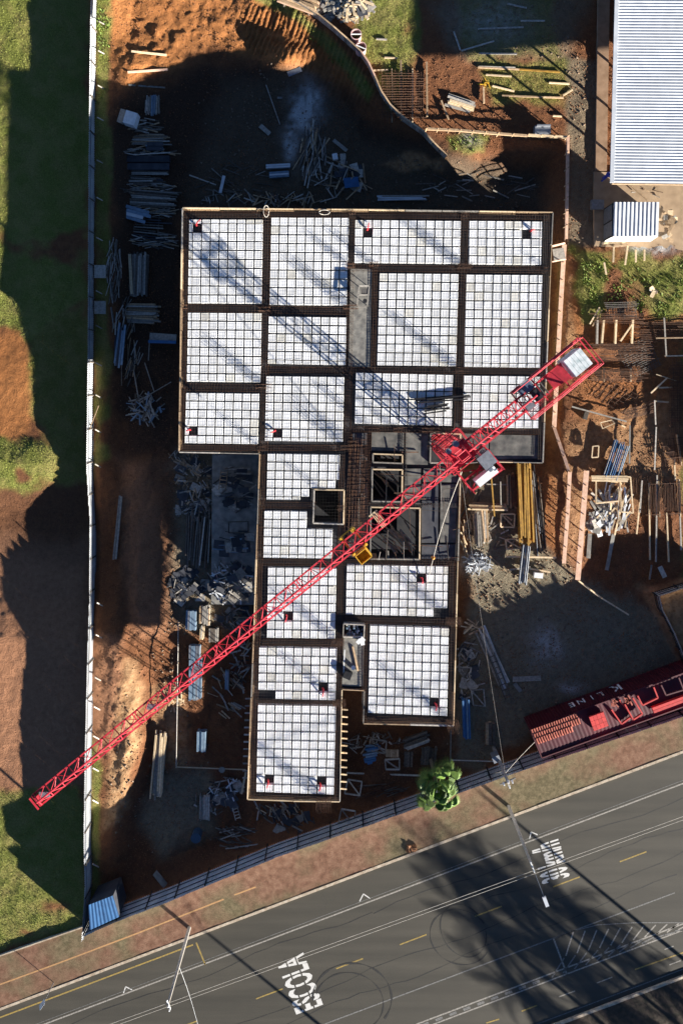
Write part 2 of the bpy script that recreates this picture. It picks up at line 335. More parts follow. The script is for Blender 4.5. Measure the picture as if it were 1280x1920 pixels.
am2 = N.new('ShaderNodeAttribute'); am2.attribute_name = 'mask2'; sp2 = N.new('ShaderNodeSeparateColor'); L.new(am2.outputs['Color'], sp2.inputs[0])
soil = mix(sp2.outputs['Red'], soil, mix(nA, ramp(nB, (.20, .075, .025), (.40, .155, .05)), ramp(nC, (.24, .095, .032), (.46, .20, .07))))
soil = mix(sp2.outputs['Blue'], soil, mix(nA, ramp(nB, (.22, .105, .055), (.38, .19, .105)), ramp(nC, (.25, .12, .062), (.44, .225, .125))))
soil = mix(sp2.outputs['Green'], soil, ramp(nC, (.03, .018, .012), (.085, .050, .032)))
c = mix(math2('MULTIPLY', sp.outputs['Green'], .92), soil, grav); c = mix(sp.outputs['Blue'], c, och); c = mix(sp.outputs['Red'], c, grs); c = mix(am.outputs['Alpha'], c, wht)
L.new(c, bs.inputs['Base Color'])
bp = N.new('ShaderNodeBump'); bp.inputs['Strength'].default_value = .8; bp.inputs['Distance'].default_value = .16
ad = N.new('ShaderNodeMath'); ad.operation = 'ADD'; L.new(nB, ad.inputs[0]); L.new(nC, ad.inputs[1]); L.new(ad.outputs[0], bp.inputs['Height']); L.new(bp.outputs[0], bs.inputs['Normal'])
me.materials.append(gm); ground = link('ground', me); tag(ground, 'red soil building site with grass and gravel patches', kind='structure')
ground['category'] = 'ground'

# ------------------------------------------------------------------ street
def RP(x, off, z=0.0): return P(x, 1893 - .3775 * x + off, 0.0) + Vector((0, 0, z))
rd, nt, bs = nodes('asphalt'); N = nt.nodes; L = nt.links; geo = N.new('ShaderNodeNewGeometry')
bs.inputs['Roughness'].default_value = .85; bs.inputs['Specular IOR Level'].default_value = .25
mpn = N.new('ShaderNodeMapping'); mpn.inputs['Rotation'].default_value = (0, 0, -math.radians(20.68)); mpn.inputs['Scale'].default_value = (.06, 1.0, 1); L.new(geo.outputs['Position'], mpn.inputs[0])
st = N.new('ShaderNodeTexNoise'); st.inputs['Scale'].default_value = .8; st.inputs['Detail'].default_value = 5; L.new(mpn.outputs[0], st.inputs['Vector'])
c = mix(noise(.5), ramp(noise(14, 8, .8), (.042, .039, .032), (.073, .067, .053)), ramp(noise(14, 8, .8), (.055, .050, .039), (.094, .084, .064)))
mm = N.new('ShaderNodeMix'); mm.data_type = 'RGBA'; mm.blend_type = 'MULTIPLY'; mm.inputs[0].default_value = .9
L.new(c, mm.inputs[6]); L.new(ramp(st.outputs['Fac'], (.72, .72, .71), (1.15, 1.13, 1.1), .3, .7), mm.inputs[7]); L.new(mm.outputs[2], bs.inputs['Base Color'])
b = MB(); b.quad(RP(-2600, 470), RP(3900, 470), RP(3900, -6), RP(-2600, -6)); road = b.build('road', rd); tag(road, 'grey asphalt street crossing the lower right', 'road', kind='structure')
pv, nt, bs = nodes('paver_pavement'); N = nt.nodes; L = nt.links; geo = N.new('ShaderNodeNewGeometry'); bs.inputs['Roughness'].default_value = .95; bs.inputs['Specular IOR Level'].default_value = .1
mpn = N.new('ShaderNodeMapping'); mpn.inputs['Rotation'].default_value = (0, 0, -math.radians(20.68)); L.new(geo.outputs['Position'], mpn.inputs[0])
br = N.new('ShaderNodeTexBrick'); br.inputs['Scale'].default_value = 4.5; br.inputs['Color1'].default_value = (.75, .75, .75, 1); br.inputs['Color2'].default_value = (1.15, 1.12, 1.1, 1); br.inputs['Mortar'].default_value = (.5, .5, .45, 1)
L.new(mpn.outputs[0], br.inputs['Vector'])
base = mix(ramp(noise(.16, 3), (0, 0, 0), (1, 1, 1), .42, .60), ramp(noise(1.6, 8), (.165, .085, .054), (.285, .165, .108)), ramp(noise(2.4, 8), (.12, .10, .055), (.225, .18, .105)))
mm = N.new('ShaderNodeMix'); mm.data_type = 'RGBA'; mm.blend_type = 'MULTIPLY'; mm.inputs[0].default_value = .85; L.new(base, mm.inputs[6]); L.new(br.outputs['Color'], mm.inputs[7]); L.new(mm.outputs[2], bs.inputs['Base Color'])
SWI = [(-2600, 1790 + 2600 * .378), (0, 1790), (165, 1733), (320, 1672), (520, 1590), (720, 1520), (990, 1423), (1280, 1326), (3900, 340)]
poly = [P(*p) for p in SWI] + [RP(3900, -5), RP(-2600, -5)]
b = MB(); b.prism(poly, -.35, .15); pav = b.build('pavement', pv); tag(pav, 'reddish and olive paver pavement along the street', 'pavement', kind='structure')
x = -300.0; i = 0
kerbA = MB(); kerbA.box((0, 0, 0), (1, .24, .40)); kme = kerbA.mesh('kerb_stone'); kme.materials.append(M['kerb'])
ang = math.atan(.3775)
def kerb_row(off, x0, x1, parent, z):
    n = int((x1 - x0) / 22)
    for k in range(n):
        a = RP(x0 + 22 * k, off); o = link('kerb_stone', kme, parent); o.location = (a.x, a.y, z + random.uniform(-.012, .012)); o.rotation_euler = (0, 0, ang + random.uniform(-.006, .006))
        o.scale = (22 / math.cos(ang) / F * H * .985, 1, 1)
kerb_row(-2.5, -60, 1400, pav, -.02)
b = MB(); b.prism([RP(-2600, 422), RP(-2600, 1700), RP(3900, 1700), RP(3900, 422)][::-1], -.35, .14)
med = b.build('verge', mk('verge_earth', (.075, .05, .035), (.035, .03, .018), rough=.95, scale=2.5, det=8, bump=.6)); tag(med, 'dark earth verge on the far side of the street', 'verge', kind='structure')
kerb_row(419.5, 950, 1500, med, -.02)
def strip(name, off, x0, x1, w, mat, z=.004, off1=None, parent=road):
    b = MB(); off1 = off if off1 is None else off1; h = w / 2
    n = max(1, int(abs(x1 - x0) / 60))
    for k in range(n):
        xa = x0 + (x1 - x0) * k / n; xb = x0 + (x1 - x0) * (k + 1) / n; oa = off + (off1 - off) * k / n; ob = off + (off1 - off) * (k + 1) / n
        A = RP(xa, oa, z); B = RP(xb, ob, z); d = (B - A).normalized(); nn = Vector((-d.y, d.x, 0)) * h
        b.quad(A - nn, B - nn, B + nn, A + nn)
    return b.build(name, mat, parent)
def pline(name, p, q, w, mat, z=.004, parent=road, z0=0.0):
    A = P(*p, 0.0); B = P(*q, 0.0); A.z = B.z = z + z0; d = (B - A).normalized(); nn = Vector((-d.y, d.x, 0)) * w / 2
    b = MB(); b.quad(A - nn, B - nn, B + nn, A + nn); return b.build(name, mat, parent)
strip('yellow_edge_line', 15, -400, 362, .14, M['lineyellow'])
pline('yellow_bay_mark', (368, 1767), (385, 1809), .14, M['lineyellow'])
strip('white_lane_line', 59, -400, 1500, .13, M['line']); strip('worn_gutter_line', 53, -400, 1500, .05, M['linefaint'])
strip('white_lane_line', 255, -300, 1264, .12, M['linefaint'], off1=258)
for x0 in (-60, 60, 210, 320, 480, 630, 749, 890, 1036, 1161): strip('yellow_dash', 161, x0, x0 + 50, .13, M['lineyellow'])
strip('white_hatch_border', 322, 780, 1700, .14, M['line']); strip('white_hatch_border', 334, 780, 1700, .13, M['line'])
pline('white_hatch_border', (1037, 1760), (1062, 1827), .16, M['line'])
for p, q in (((1037, 1760), (1075, 1745)), ((1075, 1745), (1120, 1734)), ((1120, 1734), (1190, 1730)), ((1190, 1730), (1280, 1730))): pline('white_hatch_border', p, q, .09, M['linefaint'])
for k in range(13):
    x0 = 1072 + k * 21
    top = 1747 - k * 1.8; botx = x0 - 38; boty = 1893 - .3775 * botx + 334
    pline('white_hatch_bar', (x0 + 2 + k, max(top, 1731)), (x0 - 12, (top + boty) / 2), .13, M['line']); pline('white_hatch_bar', (x0 - 15, (top + boty) / 2 + 4), (botx, boty - 4), .13, M['linefaint'])
for k in range(9):
    x0 = 790 + 26 * k; strip('white_median_dash', 328, x0, x0 + 13, .26, M['linefaint'], off1=328)
for p, q in (((911, 1918), (935, 1911)), ((977, 1896), (1006, 1885)), ((820, 1953), (850, 1942))): pline('yellow_dash', p, q, .13, M['lineyellow'])
for p, q in (((1047, 1869), (1077, 1858)), ((1118, 1843), (1147, 1832)), ((1245, 1780), (1262, 1774)), ((1254, 1809), (1275, 1801))): pline('white_dash', p, q, .1, M['line'])
pline('yellow_dash', (1189, 1818), (1300, 1779), .13, M['lineyellow'])
strip('white_edge_line', 407, 600, 1700, .09, M['linefaint'])
for p in (((674, 1690), (681, 1676), (694, 1685)), ((992, 1573), (995, 1560), (1007, 1565)), ((232, 1862), (236, 1850), (248, 1856))):
    pline('chevron_mark', p[0], p[1], .1, M['linebright']); pline('chevron_mark', p[1], p[2], .1, M['linebright'])
def road_text(txt, start, end, letter_h, sx):
    # lettering read from start to end (photo px), letters stretched along the road
    A = P(*start); B = P(*end); d = (B - A); Ln = d.length; a = math.atan2(d.y, d.x)
    fc = bpy.data.curves.new('road_lettering', 'FONT'); fc.body = txt; fc.size = 1.0; fc.resolution_u = 3; fc.offset = .022
    tmp = bpy.data.objects.new('tmp_text', fc); COL.objects.link(tmp); dg = bpy.context.evaluated_depsgraph_get(); me = bpy.data.meshes.new_from_object(tmp.evaluated_get(dg)); bpy.data.objects.remove(tmp)
    xs = [v.co.x for v in me.vertices]; ys = [v.co.y for v in me.vertices]; w = max(xs) - min(xs); h = .72
    for v in me.vertices: v.co.x = (v.co.x - min(xs)) / w * Ln; v.co.y = v.co.y / h * letter_h; v.co.z = 0
    me.materials.clear(); me.materials.append(M['linebright']); o = link('road_lettering', me, road); o.location = (A.x, A.y, .006); o.rotation_euler = (0, 0, a)
    # stencil bridges: asphalt-coloured gaps across the letters
    up = Vector((-math.sin(a), math.cos(a), 0))
    for t in (.3, .66):
        q = A + up * letter_h * t; q2 = B + up * letter_h * t; b = MB(); n = up * .07
        b.quad(q - n + Vector((0, 0, .009)), q2 - n + Vector((0, 0, .009)), q2 + n + Vector((0, 0, .009)), q + n + Vector((0, 0, .009))); b.build('stencil_gap', rd, road)
    return o
o = road_text('ESCOLA', (604, 1884), (567, 1786), 2.75, 1); o['label'] = 'white stencilled word ESCOLA'
o = road_text('30 km/h', (1066, 1643), (1044, 1573), 2.75, 1); o['label'] = 'white stencilled speed limit 30 km/h'
def skid(cx, cy, rx, ry, rot, a0, a1, w):
    b = MB(); pts = []
    n = 48
    for i in range(n + 1):
        t = a0 + (a1 - a0) * i / n; ex = rx * math.cos(t); ey = ry * math.sin(t)
        pts.append((cx + ex * math.cos(rot) - ey * math.sin(rot), cy + ex * math.sin(rot) + ey * math.cos(rot)))
    W = [P(*p) + Vector((0, 0, .0075)) for p in pts]
    for i in range(n):
        d = (W[i + 1] - W[i]).normalized(); nn = Vector((-d.y, d.x, 0)) * w * (.5 + .35 * math.sin(i * .7)); b.quad(W[i] - nn, W[i + 1] - nn, W[i + 1] + nn, W[i] + nn)
    b.build('skid_mark', M['skid'], road)
for k, (o0, x0, x1) in enumerate(((78, -50, 700), (84, 700, 1300), (190, 560, 1300), (196, -50, 560), (228, 300, 1280), (140, 900, 1300))):
    pts = [(x, 1893 - .3775 * x + o0 + 5 * math.sin(x * .021 + k) + random.uniform(-2, 2)) for x in range(x0, x1, 22)]; b = MB()
    for p, q in zip(pts[:-1], pts[1:]):
        A = P(*p); B = P(*q); A.z = B.z = .003; d = (B - A).normalized(); n = Vector((-d.y, d.x, 0)) * random.uniform(.015, .05); b.quad(A - n, B - n, B + n, A + n)
    b.build('tar_seam', M['skid'], road)
skid(862, 1757, 58, 50, .5, 0, 5.2, .09); skid(868, 1745, 40, 52, -.5, .4, 6.0, .08); skid(660, 1872, 74, 66, 0, 3.0, 6.9, .13); skid(655, 1880, 64, 56, .2, 3.2, 7.0, .09)
# yellow tactile strip set in the pavement
b = MB()
for (p, q) in (((-60, 1866), (110, 1804)), ((110, 1804), (250, 1751)), ((250, 1751), (420, 1684)), ((440, 1676), (480, 1661))):
    A = P(*p); B = P(*q); d = (B - A).normalized(); nn = Vector((-d.y, d.x, 0)) * .07; A.z = B.z = .154; b.quad(A - nn, B - nn, B + nn, A + nn)
b.build('tactile_strip', M['tactile'], pav)
# red soil spill and kerb stub on the pavement
b = MB(); p = P(770, 1588); [b.tube(p + Vector((random.uniform(-.5, .5), random.uniform(-.3, .3), .1)), p + Vector((random.uniform(-.4, .4), random.uniform(-.2, .2), .2)), .3, 7, .1) for _ in range(6)]; tag(b.build('soil_heap', M['clod']), 'small spill of reddish soil at the kerb', 'soil heap')
# low white kerb between the lawn and the pavement
lk = thing('lawn_kerb', 'pale low kerb between lawn and pavement at lower left', 'kerb', P(80, 1762))
lme = MB(); lme.box((0, 0, 0), (1, .12, .3)); lme = lme.mesh('kerb_stone'); lme.materials.append(M['kerb'])
for k in range(9):
    a = P(-20 + k * 20 + 10, 1790 - (-20 + k * 20 + 10) * .345); o = link('kerb_stone', lme, lk); o.location = a - lk.location + Vector((0, 0, .06)); o.rotation_euler = (0, 0, math.atan(.345)); o.scale = (21 / .945 / F * H * .97, 1, 1)

# ------------------------------------------------------------------ the building: deck, moulds, beams, starter bars
ZS = 4.5                                             # top of the moulds
def S(px, py, dz=0.0): return P(px, py, ZS + dz)
def W2(poly, z): return [P(p[0], p[1], z) for p in poly]
OUT = [(342, 390), (690, 393), (1036, 398), (1026, 640), (1017, 868), (905, 866), (863, 870), (858, 1052), (850, 1361), (768, 1359), (681, 1357), (683, 1295), (641, 1293), (637, 1503), (550, 1502), (464, 1499), (476, 1180), (487, 851), (336, 848), (339, 620)]
HOLES = [[(699, 851), (754, 853), (754, 869), (699, 867)], [(698, 880), (754, 881), (753, 941), (697, 940)], [(695, 951), (787, 953), (786, 1049), (694, 1048)], [(807, 812), (863, 814), (861, 868), (806, 868)], [(589, 918), (645, 919), (644, 983), (587, 981)]]
bld = thing('concrete_building', 'half-built building with waffle slab formwork and rusty reinforcement', 'building', P(650, 800, 0))
b = MB(); b.prism(W2(OUT, ZS), ZS - .40, ZS - .34, [W2(h, ZS) for h in HOLES]); b.build('formwork_deck', M['ply'], bld)
# lower floor and columns stand inside the outline
b = MB(); b.prism(W2(OUT, ZS), -.1, .12); b.build('lower_floor', M['ply'], bld)  # floor coloured near black, putting the openings' shade into it
b = MB()
for i in range(len(OUT)):
    p = P(*OUT[i], ZS); q = P(*OUT[(i + 1) % len(OUT)], ZS)
    b.quad((p.x, p.y, -3.8), (q.x, q.y, -3.8), (q.x, q.y, -.1), (p.x, p.y, -.1))
b.build('basement_wall', M['concrete'], bld)
def board(name, p, q, w, h, mat, parent, zc):
    b = MB(); p = Vector(p); q = Vector(q); p.z = q.z = zc; b.beam(p, q, w, h); return b.build(name, mat, parent)
for i in range(len(OUT)):
    p = P(*OUT[i], ZS); q = P(*OUT[(i + 1) % len(OUT)], ZS); n = max(1, round((q - p).length / 3.2)); d = (q - p) / n; e = d.normalized()
    for k in range(n):
        jit = random.uniform(-.02, .02)
        board('edge_board', p + d * k + e * .03, p + d * (k + 1) - e * .03, random.uniform(.07, .13), .5, M[random.choice(['woodpale', 'woodpale', 'wood', 'woodgrey'])], bld, ZS - .22 + jit)
        if random.random() < .35: board('edge_waler', p + d * k + Vector((-e.y, e.x, 0)) * -.14, p + d * (k + 1) + Vector((-e.y, e.x, 0)) * -.14, .07, .09, M['wood'], bld, ZS - .2)
# props under the rim
pm = MB(); pm.tube((0, 0, 0), (0, 0, 1), .05, 6); pme = pm.mesh('prop'); pme.materials.append(M['grey'])
for i in range(len(OUT)):
    p = P(*OUT[i], ZS); q = P(*OUT[(i + 1) % len(OUT)], ZS); n = max(1, round((q - p).length / 1.6))
    for k in range(n):
        c = p + (q - p) * ((k + .5) / n); c = c * .985; o = link('prop', pme, bld); o.location = Vector((c.x, c.y, .12)) - bld.location; o.scale = (1, 1, ZS - .52)
# unseen walls added under the slab to block the low sun
for a, q in (((350, 405), (1022, 412)), ((350, 405), (346, 838)), ((346, 838), (500, 840)), ((500, 850), (492, 1120)), ((1018, 420), (1004, 800)), ((500, 600), (1000, 620)), ((640, 620), (640, 1000))):
    b = MB(); p0 = S(*a); q0 = S(*q); p0.z = q0.z = 2.08; b.beam(p0, q0, .25, 3.9); b.build('sun_block_wall', M['concrete'], bld)
# mould
mb = MB()
def ring(h, z): return [(-h, -h, z), (h, -h, z), (h, h, z), (-h, h, z)]
rings = [ring(.455, -.33), ring(.445, -.33), ring(.422, -.03), ring(.404, 0), ring(.345, 0), ring(.33, -.008)]
vs = [p for r in rings for p in r]; fs = []
for r in range(len(rings) - 1):
    for i in range(4): fs.append((r * 4 + i, r * 4 + (i + 1) % 4, r * 4 + 4 + (i + 1) % 4, r * 4 + 4 + i))
k = (len(rings) - 1) * 4; fs.append((k, k + 1, k + 2, k + 3)); mb.add(vs, fs)
mould_me = mb.mesh('mould'); mould_me.materials.append(M['mould']); mould_old = mb.mesh('mould'); mould_old.materials.append(mk('stained_white_plastic', (.74, .72, .65), (.56, .54, .48), rough=.6, scale=2.5, rnd=.12, det=8))
h5 = [1.0] * 20
BAYS = [  # quad TL TR BR BL, column widths, row heights, missing cells, label
 ([(354.6, 411), (494, 411.5), (491, 570), (352, 569)], [.42] + h5[:8], [.45] + h5[:9], {(1, 1)}, 'white waffle mould bay in the top left corner of the slab'),
 ([(507.5, 406.5), (655, 407), (651, 573), (504, 572)], h5[:9], h5[:10], set(), 'square white mould bay second from left in the top row'),
 ([(664.6, 411), (865, 413), (863, 495), (663, 493)], h5[:12], h5[:5], {(1, 1)}, 'wide low white mould bay in the top row above the concrete strip'),
 ([(878.5, 412.6), (1016, 414), (1014, 497), (878, 495.6)], h5[:8] + [.2], h5[:5], {(6, 1)}, 'small white mould bay in the top right corner of the slab'),
 ([(710.5, 511), (860.5, 512.5), (855.5, 687), (705.6, 685)], h5[:9], h5[:10] + [.45], set(), 'tall white mould bay right of the narrow concrete strip'),
 ([(873, 513.5), (1017, 514.5), (1012, 690), (869, 688)], h5[:8] + [.5], h5[:10] + [.45], set(), 'tall white mould bay on the right edge of the slab'),
 ([(352.5, 585), (491, 586), (489, 718), (350, 716)], [.42] + h5[:8], h5[:8], set(), 'middle white mould bay on the left edge of the slab'),
 ([(502.6, 592), (650.5, 594), (648.5, 685), (500.6, 682)], h5[:9], h5[:5] + [.45], set(), 'short white mould bay crossed by the crane mast shadow'),
 ([(349, 735.5), (487, 737), (484, 834), (346, 832)], [.42] + h5[:8], h5[:6], {(1, 4)}, 'lowest white mould bay on the left edge above the shaded yard'),
 ([(498, 704), (646, 706), (643, 829), (495, 827)], h5[:9], h5[:7] + [.4], {(1, 6)}, 'white mould bay left of the rusty bar corridor'),
 ([(666, 697.5), (850, 702), (847, 799.5), (663.7, 795)], h5[:11], h5[:6], set(), 'wide white mould bay with dark steel bundles lying on it'),
 ([(868.6, 703), (1013, 705), (1009, 804), (866, 802)], h5[:8] + [.7], h5[:6], set(), 'white mould bay partly under the red counter jib'),
 ([(500.4, 849.7), (637.5, 852), (635, 938.5), (498.4, 937)], h5[:8] + [.4], h5[:5] + [.35], {(5, 4), (6, 4), (7, 4), (8, 4), (4, 5), (5, 5), (6, 5), (7, 5), (8, 5), (8, 3)}, 'notched white mould bay above left of the square shaft'),
 ([(494.5, 957), (625, 959), (622.5, 1048), (492.5, 1046)], h5[:8], h5[:5] + [.4], {(5, 0), (6, 0), (7, 0), (5, 1), (6, 1), (7, 1)}, 'notched white mould bay below left of the square shaft'),
 ([(501.3, 1063.5), (631.5, 1065), (628.5, 1199), (499, 1197)], h5[:8], h5[:8], {(2, 5)}, 'white mould bay crossed diagonally by the red jib'),
 ([(649, 1057.5), (840, 1061), (838, 1158), (647, 1153)], h5[:11] + [.5], h5[:6], {(8, 1), (11, 5), (10, 5)}, 'wide white mould bay beside the gravel yard'),
 ([(692.5, 1172), (842, 1177), (839, 1344), (688.6, 1338)], h5[:9], h5[:10], {(7, 8)}, 'white mould bay at the lower right corner of the slab'),
 ([(484.7, 1213), (633, 1215), (629.5, 1314.5), (482.5, 1311)], h5[:9], h5[:6], {(7, 4), (0, 5), (1, 5)}, 'white mould bay left of the littered concrete strip'),
 ([(482.5, 1320.6), (631, 1323), (626.5, 1491.5), (479.4, 1486)], h5[:9], h5[:10], {(1, 8), (7, 8)}, 'white mould bay at the street end of the slab'),
]
def bil(q, a, b_):
    return (Vector(q[0]) * (1 - a) + Vector(q[1]) * a) * (1 - b_) + (Vector(q[3]) * (1 - a) + Vector(q[2]) * a) * b_
for quad, cw, rh, miss, lab in BAYS:
    Q = [S(*p) for p in quad]; ctr = (Q[0] + Q[1] + Q[2] + Q[3]) / 4
    bay = thing('mould_bay', lab, 'mould bay', ctr - Vector((0, 0, .34)), 'bays of white waffle moulds')
    W = sum(cw); Hh = sum(rh); rz = math.atan2((Q[1] - Q[0]).y, (Q[1] - Q[0]).x)
    x0 = 0
    for i, w in enumerate(cw):
        y0 = 0
        for j, hgt in enumerate(rh):
            a = (x0 + w / 2) / W; bb = (y0 + hgt / 2) / Hh
            if (i, j) not in miss:
                p = bil(Q, a, bb); sx = (Q[1] - Q[0]).length / W; sy = (Q[3] - Q[0]).length / Hh
                o = link('mould', mould_old if random.random() < .045 else mould_me, bay); o.location = p - bay.location + Vector((0, 0, random.uniform(-.012, .006))); o.rotation_euler = (random.uniform(-.012, .012), random.uniform(-.012, .012), rz + random.uniform(-.018, .018)); o.scale = (sx * w, sy * hgt, 1)
            else:
                pass
            y0 += hgt
        x0 += w
    # welded wire mesh on spacers above the moulds
    b = MB(); ex = .45 / (Q[1] - Q[0]).length; ey = .45 / (Q[3] - Q[0]).length; up = Vector((0, 0, .025))
    nxb = int(W * 3 + 3); nyb = int(Hh * 3 + 3)
    for i in range(nxb + 1):
        a = -ex + (1 + 2 * ex) * i / nxb + random.uniform(-.002, .002); b.beam(bil(Q, a, -ey) + up, bil(Q, a, 1 + ey) + up, .0055)
    for i in range(nyb + 1):
        a = -ey + (1 + 2 * ey) * i / nyb; b.beam(bil(Q, -ex, a) + up * 1.3, bil(Q, 1 + ex, a) + up * 1.3, .0055)
    b.build('wire_mesh', M['rustpale'], bay)['kind'] = 'stuff'
# red conduit stubs in the missing cells
CON = [(369, 424, 6, -12), (688, 432, 3, -14), (993, 434, 8, -3), (357, 806, -8, 2), (516, 808, -8, 3), (537, 1153, -2, 14), (789, 1083, 3, 12), (815, 1318, 2, 14), (605, 1290, 0, 16), (503, 1462, -3, 16), (600, 1468, -2, 15)]
WHERE = ['top left corner bay', 'wide top bay', 'top right corner bay', 'lowest left edge bay', 'bay beside the bar corridor', 'bay under the jib', 'wide bay beside the gravel yard', 'lower right corner bay', 'bay left of the littered strip', 'street end bay, left one', 'street end bay, right one']
for (x, y, dx, dy), wh in zip(CON, WHERE):
    b = MB(); p = S(x, y, -.3)
    b.tube(p, p + Vector((.05, .05, .5)), .09, 7); q = p + Vector((.05, .05, .45)); e = S(x + dx, y + dy, .05); b.tube(q, (q + e) / 2 + Vector((0, 0, .2)), .06, 6); b.tube((q + e) / 2 + Vector((0, 0, .2)), e, .05, 6)
    tag(b.build('conduit', M['flagred']), 'red conduit bending out of a dark gap in the ' + wh, 'conduit', 'red conduits in the slab')
# beams: rusty cages lying in the troughs between the bays
BEAMS = [((500, 396), (495, 846), .62, 1), ((659, 398), (651, 848), .55, 1), ((871, 400), (858, 806), .6, 1), ((703, 500), (699, 692), .4, 1), ((348, 396), (341, 842), .5, 1), ((1025, 402), (1013, 862), .5, 0), ((493, 852), (473, 1494), .5, 1), ((641, 852), (632, 1498), .45, 1), ((848, 1056), (846, 1354), .45, 1), ((684, 1166), (682, 1354), .4, 1),
 ((345, 401), (1030, 406), .5, 1), ((345, 577), (655, 583), .62, 1), ((660, 502), (1022, 506), .55, 1), ((344, 726), (492, 728), .62, 1), ((495, 693), (1014, 696), .5, 1), ((660, 805), (1012, 810), .45, 1), ((340, 840), (646, 840), .45, 1), ((490, 947), (592, 948), .5, 1), ((490, 1055), (858, 1055), .5, 1), ((490, 1205), (638, 1207), .5, 1), ((640, 1163), (852, 1167), .45, 1), ((480, 1317), (638, 1319), .35, 1), ((474, 1494), (636, 1499), .4, 1), ((686, 1350), (846, 1353), .4, 1), ((690, 812), (688, 1050), .5, 1), ((760, 808), (756, 950), .3, 0), ((690, 946), (860, 948), .3, 0), ((862, 880), (857, 1052), .3, 0)]
for p, q, w, rusty in BEAMS:
    A = S(*p, -.02); B = S(*q, -.02); d = (B - A); Ln = d.length; e = d / Ln; n = Vector((-e.y, e.x, 0))
    cage = bpy.data.objects.new('beam_cage', None); COL.objects.link(cage); cage.parent = bld; cage.location = (A + B) / 2 - bld.location
    b = MB(); m = 4
    for k in range(m):
        o = n * w * (k / (m - 1) - .5); b.beam(A + o + Vector((0, 0, random.uniform(-.02, .03))), B + o + Vector((0, 0, random.uniform(-.02, .03))), .019)
    for k in (0, 1): o = n * w * (k - .5); b.beam(A + o - Vector((0, 0, .3)), B + o - Vector((0, 0, .3)), .034)
    b.build('main_bars', M['rust'] if rusty else M['rustpale'], cage)['kind'] = 'stuff'
    b = MB(); ns = int(Ln / .24)
    for k in range(ns):
        c = A + e * (k + .5) * Ln / ns; l = c - n * w * .56; r = c + n * w * .56; up = Vector((0, 0, .025)); dn = Vector((0, 0, -.3))
        b.beam(l + up, r + up, .013)
        if k % 2 == 0: b.beam(l + up, l + dn, .018); b.beam(r + up, r + dn, .018)
    b.build('stirrups', M['rust'], cage)['kind'] = 'stuff'
# column starter bars standing above the slab
STARTS = [(497, 581, 1.0, .3, 1.5), (657, 577, 1.3, .3, 1.7), (868, 501, 1.3, .3, 2.0), (700, 497, .8, .3, 1.3), (861, 693, 1.2, .3, 1.9), (496, 724, 1.3, .3, 1.7), (491, 840, .6, .3, 1.3), (650, 838, 1.1, .3, 1.4), (805, 805, 1.6, .3, 2.2), (700, 806, 1.0, .3, 1.6), (848, 1160, 1.3, .3, 1.9), (846, 1352, 1.1, .3, 2.0), (633, 1199, 1.2, .3, 1.8), (636, 1313, 1.1, .3, 1.7), (607, 1496, 1.3, .3, 2.0), (860, 880, .5, .3, 1.2), (1022, 506, .4, .3, .7), (640, 950, .7, .3, 1.5), (690, 1040, 1.4, .3, 1.9), (745, 806, .8, .3, 1.8), (660, 830, .8, .3, 1.6), (656, 500, .8, .3, 1.2), (347, 576, .4, .3, .8), (478, 1206, .5, .3, .9), (660, 400, .5, .3, .8), (500, 400, .5, .3, .8), (870, 404, .5, .3, .8)]
SHD = Vector((-.634, -.773, 0))
for (x, y, w, t, h) in STARTS:
    b = MB(); c = S(x, y, -.1); ux = Vector((1, 0, 0)); uy = Vector((0, 1, 0)); m = max(3, int(w / .13))
    for k in range(m):
        for s in (-1, 1):
            p = c + ux * w * (k / (m - 1) - .5) + uy * t / 2 * s; hh = h + random.uniform(-.15, .1)
            b.tube(p, p + Vector((random.uniform(-.05, .05), random.uniform(-.05, .05), hh)), .015, 4)
    for k in range(int(h / .35)):
        z = .2 + k * .22
        for s in (-1, 1): b.beam(c + ux * w / 2 + uy * t / 2 * s + Vector((0, 0, z)), c - ux * w / 2 + uy * t / 2 * s + Vector((0, 0, z)), .016)
    b.build('starter_bars', M['rust'], bld)
# dusty plywood and concrete decks between the moulds, openings with frames
def panel(name, poly, mat, z0, z1, parent=bld):
    b = MB(); b.prism(W2(poly, ZS), ZS + z0, ZS + z1); return b.build(name, mat, parent)
panel('concrete_strip', [(657, 503), (697, 504), (694, 688), (653, 687)], M['concrete'], -.33, -.12)
panel('concrete_strip', [(644, 1190), (682, 1190), (680, 1288), (641, 1287)], M['concrete'], -.33, -.12)
panel('deck_panel', [(697, 810), (757, 811), (757, 846), (696, 845)], M['plydeck'], -.33, -.15)
panel('deck_panel', [(761, 811), (803, 812), (802, 872), (760, 871)], M['plydeck'], -.33, -.17)
panel('deck_panel', [(759, 879), (789, 879), (788, 946), (758, 945)], M['plydeck'], -.33, -.13)
panel('deck_panel', [(794, 879), (859, 880), (858, 905), (793, 904)], M['plydeck'], -.33, -.16)
panel('deck_panel', [(826, 908), (857, 908), (854, 1018), (825, 1018)], M['plydeck'], -.33, -.18)
panel('deck_panel', [(791, 1022), (856, 1022), (855, 1050), (790, 1049)], M['plydark'], -.33, -.15)
panel('deck_panel', [(791, 908), (822, 908), (821, 1019), (790, 1019)], M['plydark'], -.33, -.2)
panel('deck_panel', [(866, 813), (917, 815), (916, 862), (865, 860)], M['plydeck'], -.33, -.2)
panel('deck_panel', [(919, 815), (1010, 817), (1007, 860), (918, 862)], M['plydeck'], -.33, -.17)
panel('deck_panel', [(661, 960), (689, 900), (688, 1046), (650, 1046)], M['plydeck'], -.33, -.22)
panel('deck_panel', [(660, 812), (688, 812), (688, 898), (660, 955)], M['plydark'], -.33, -.2)
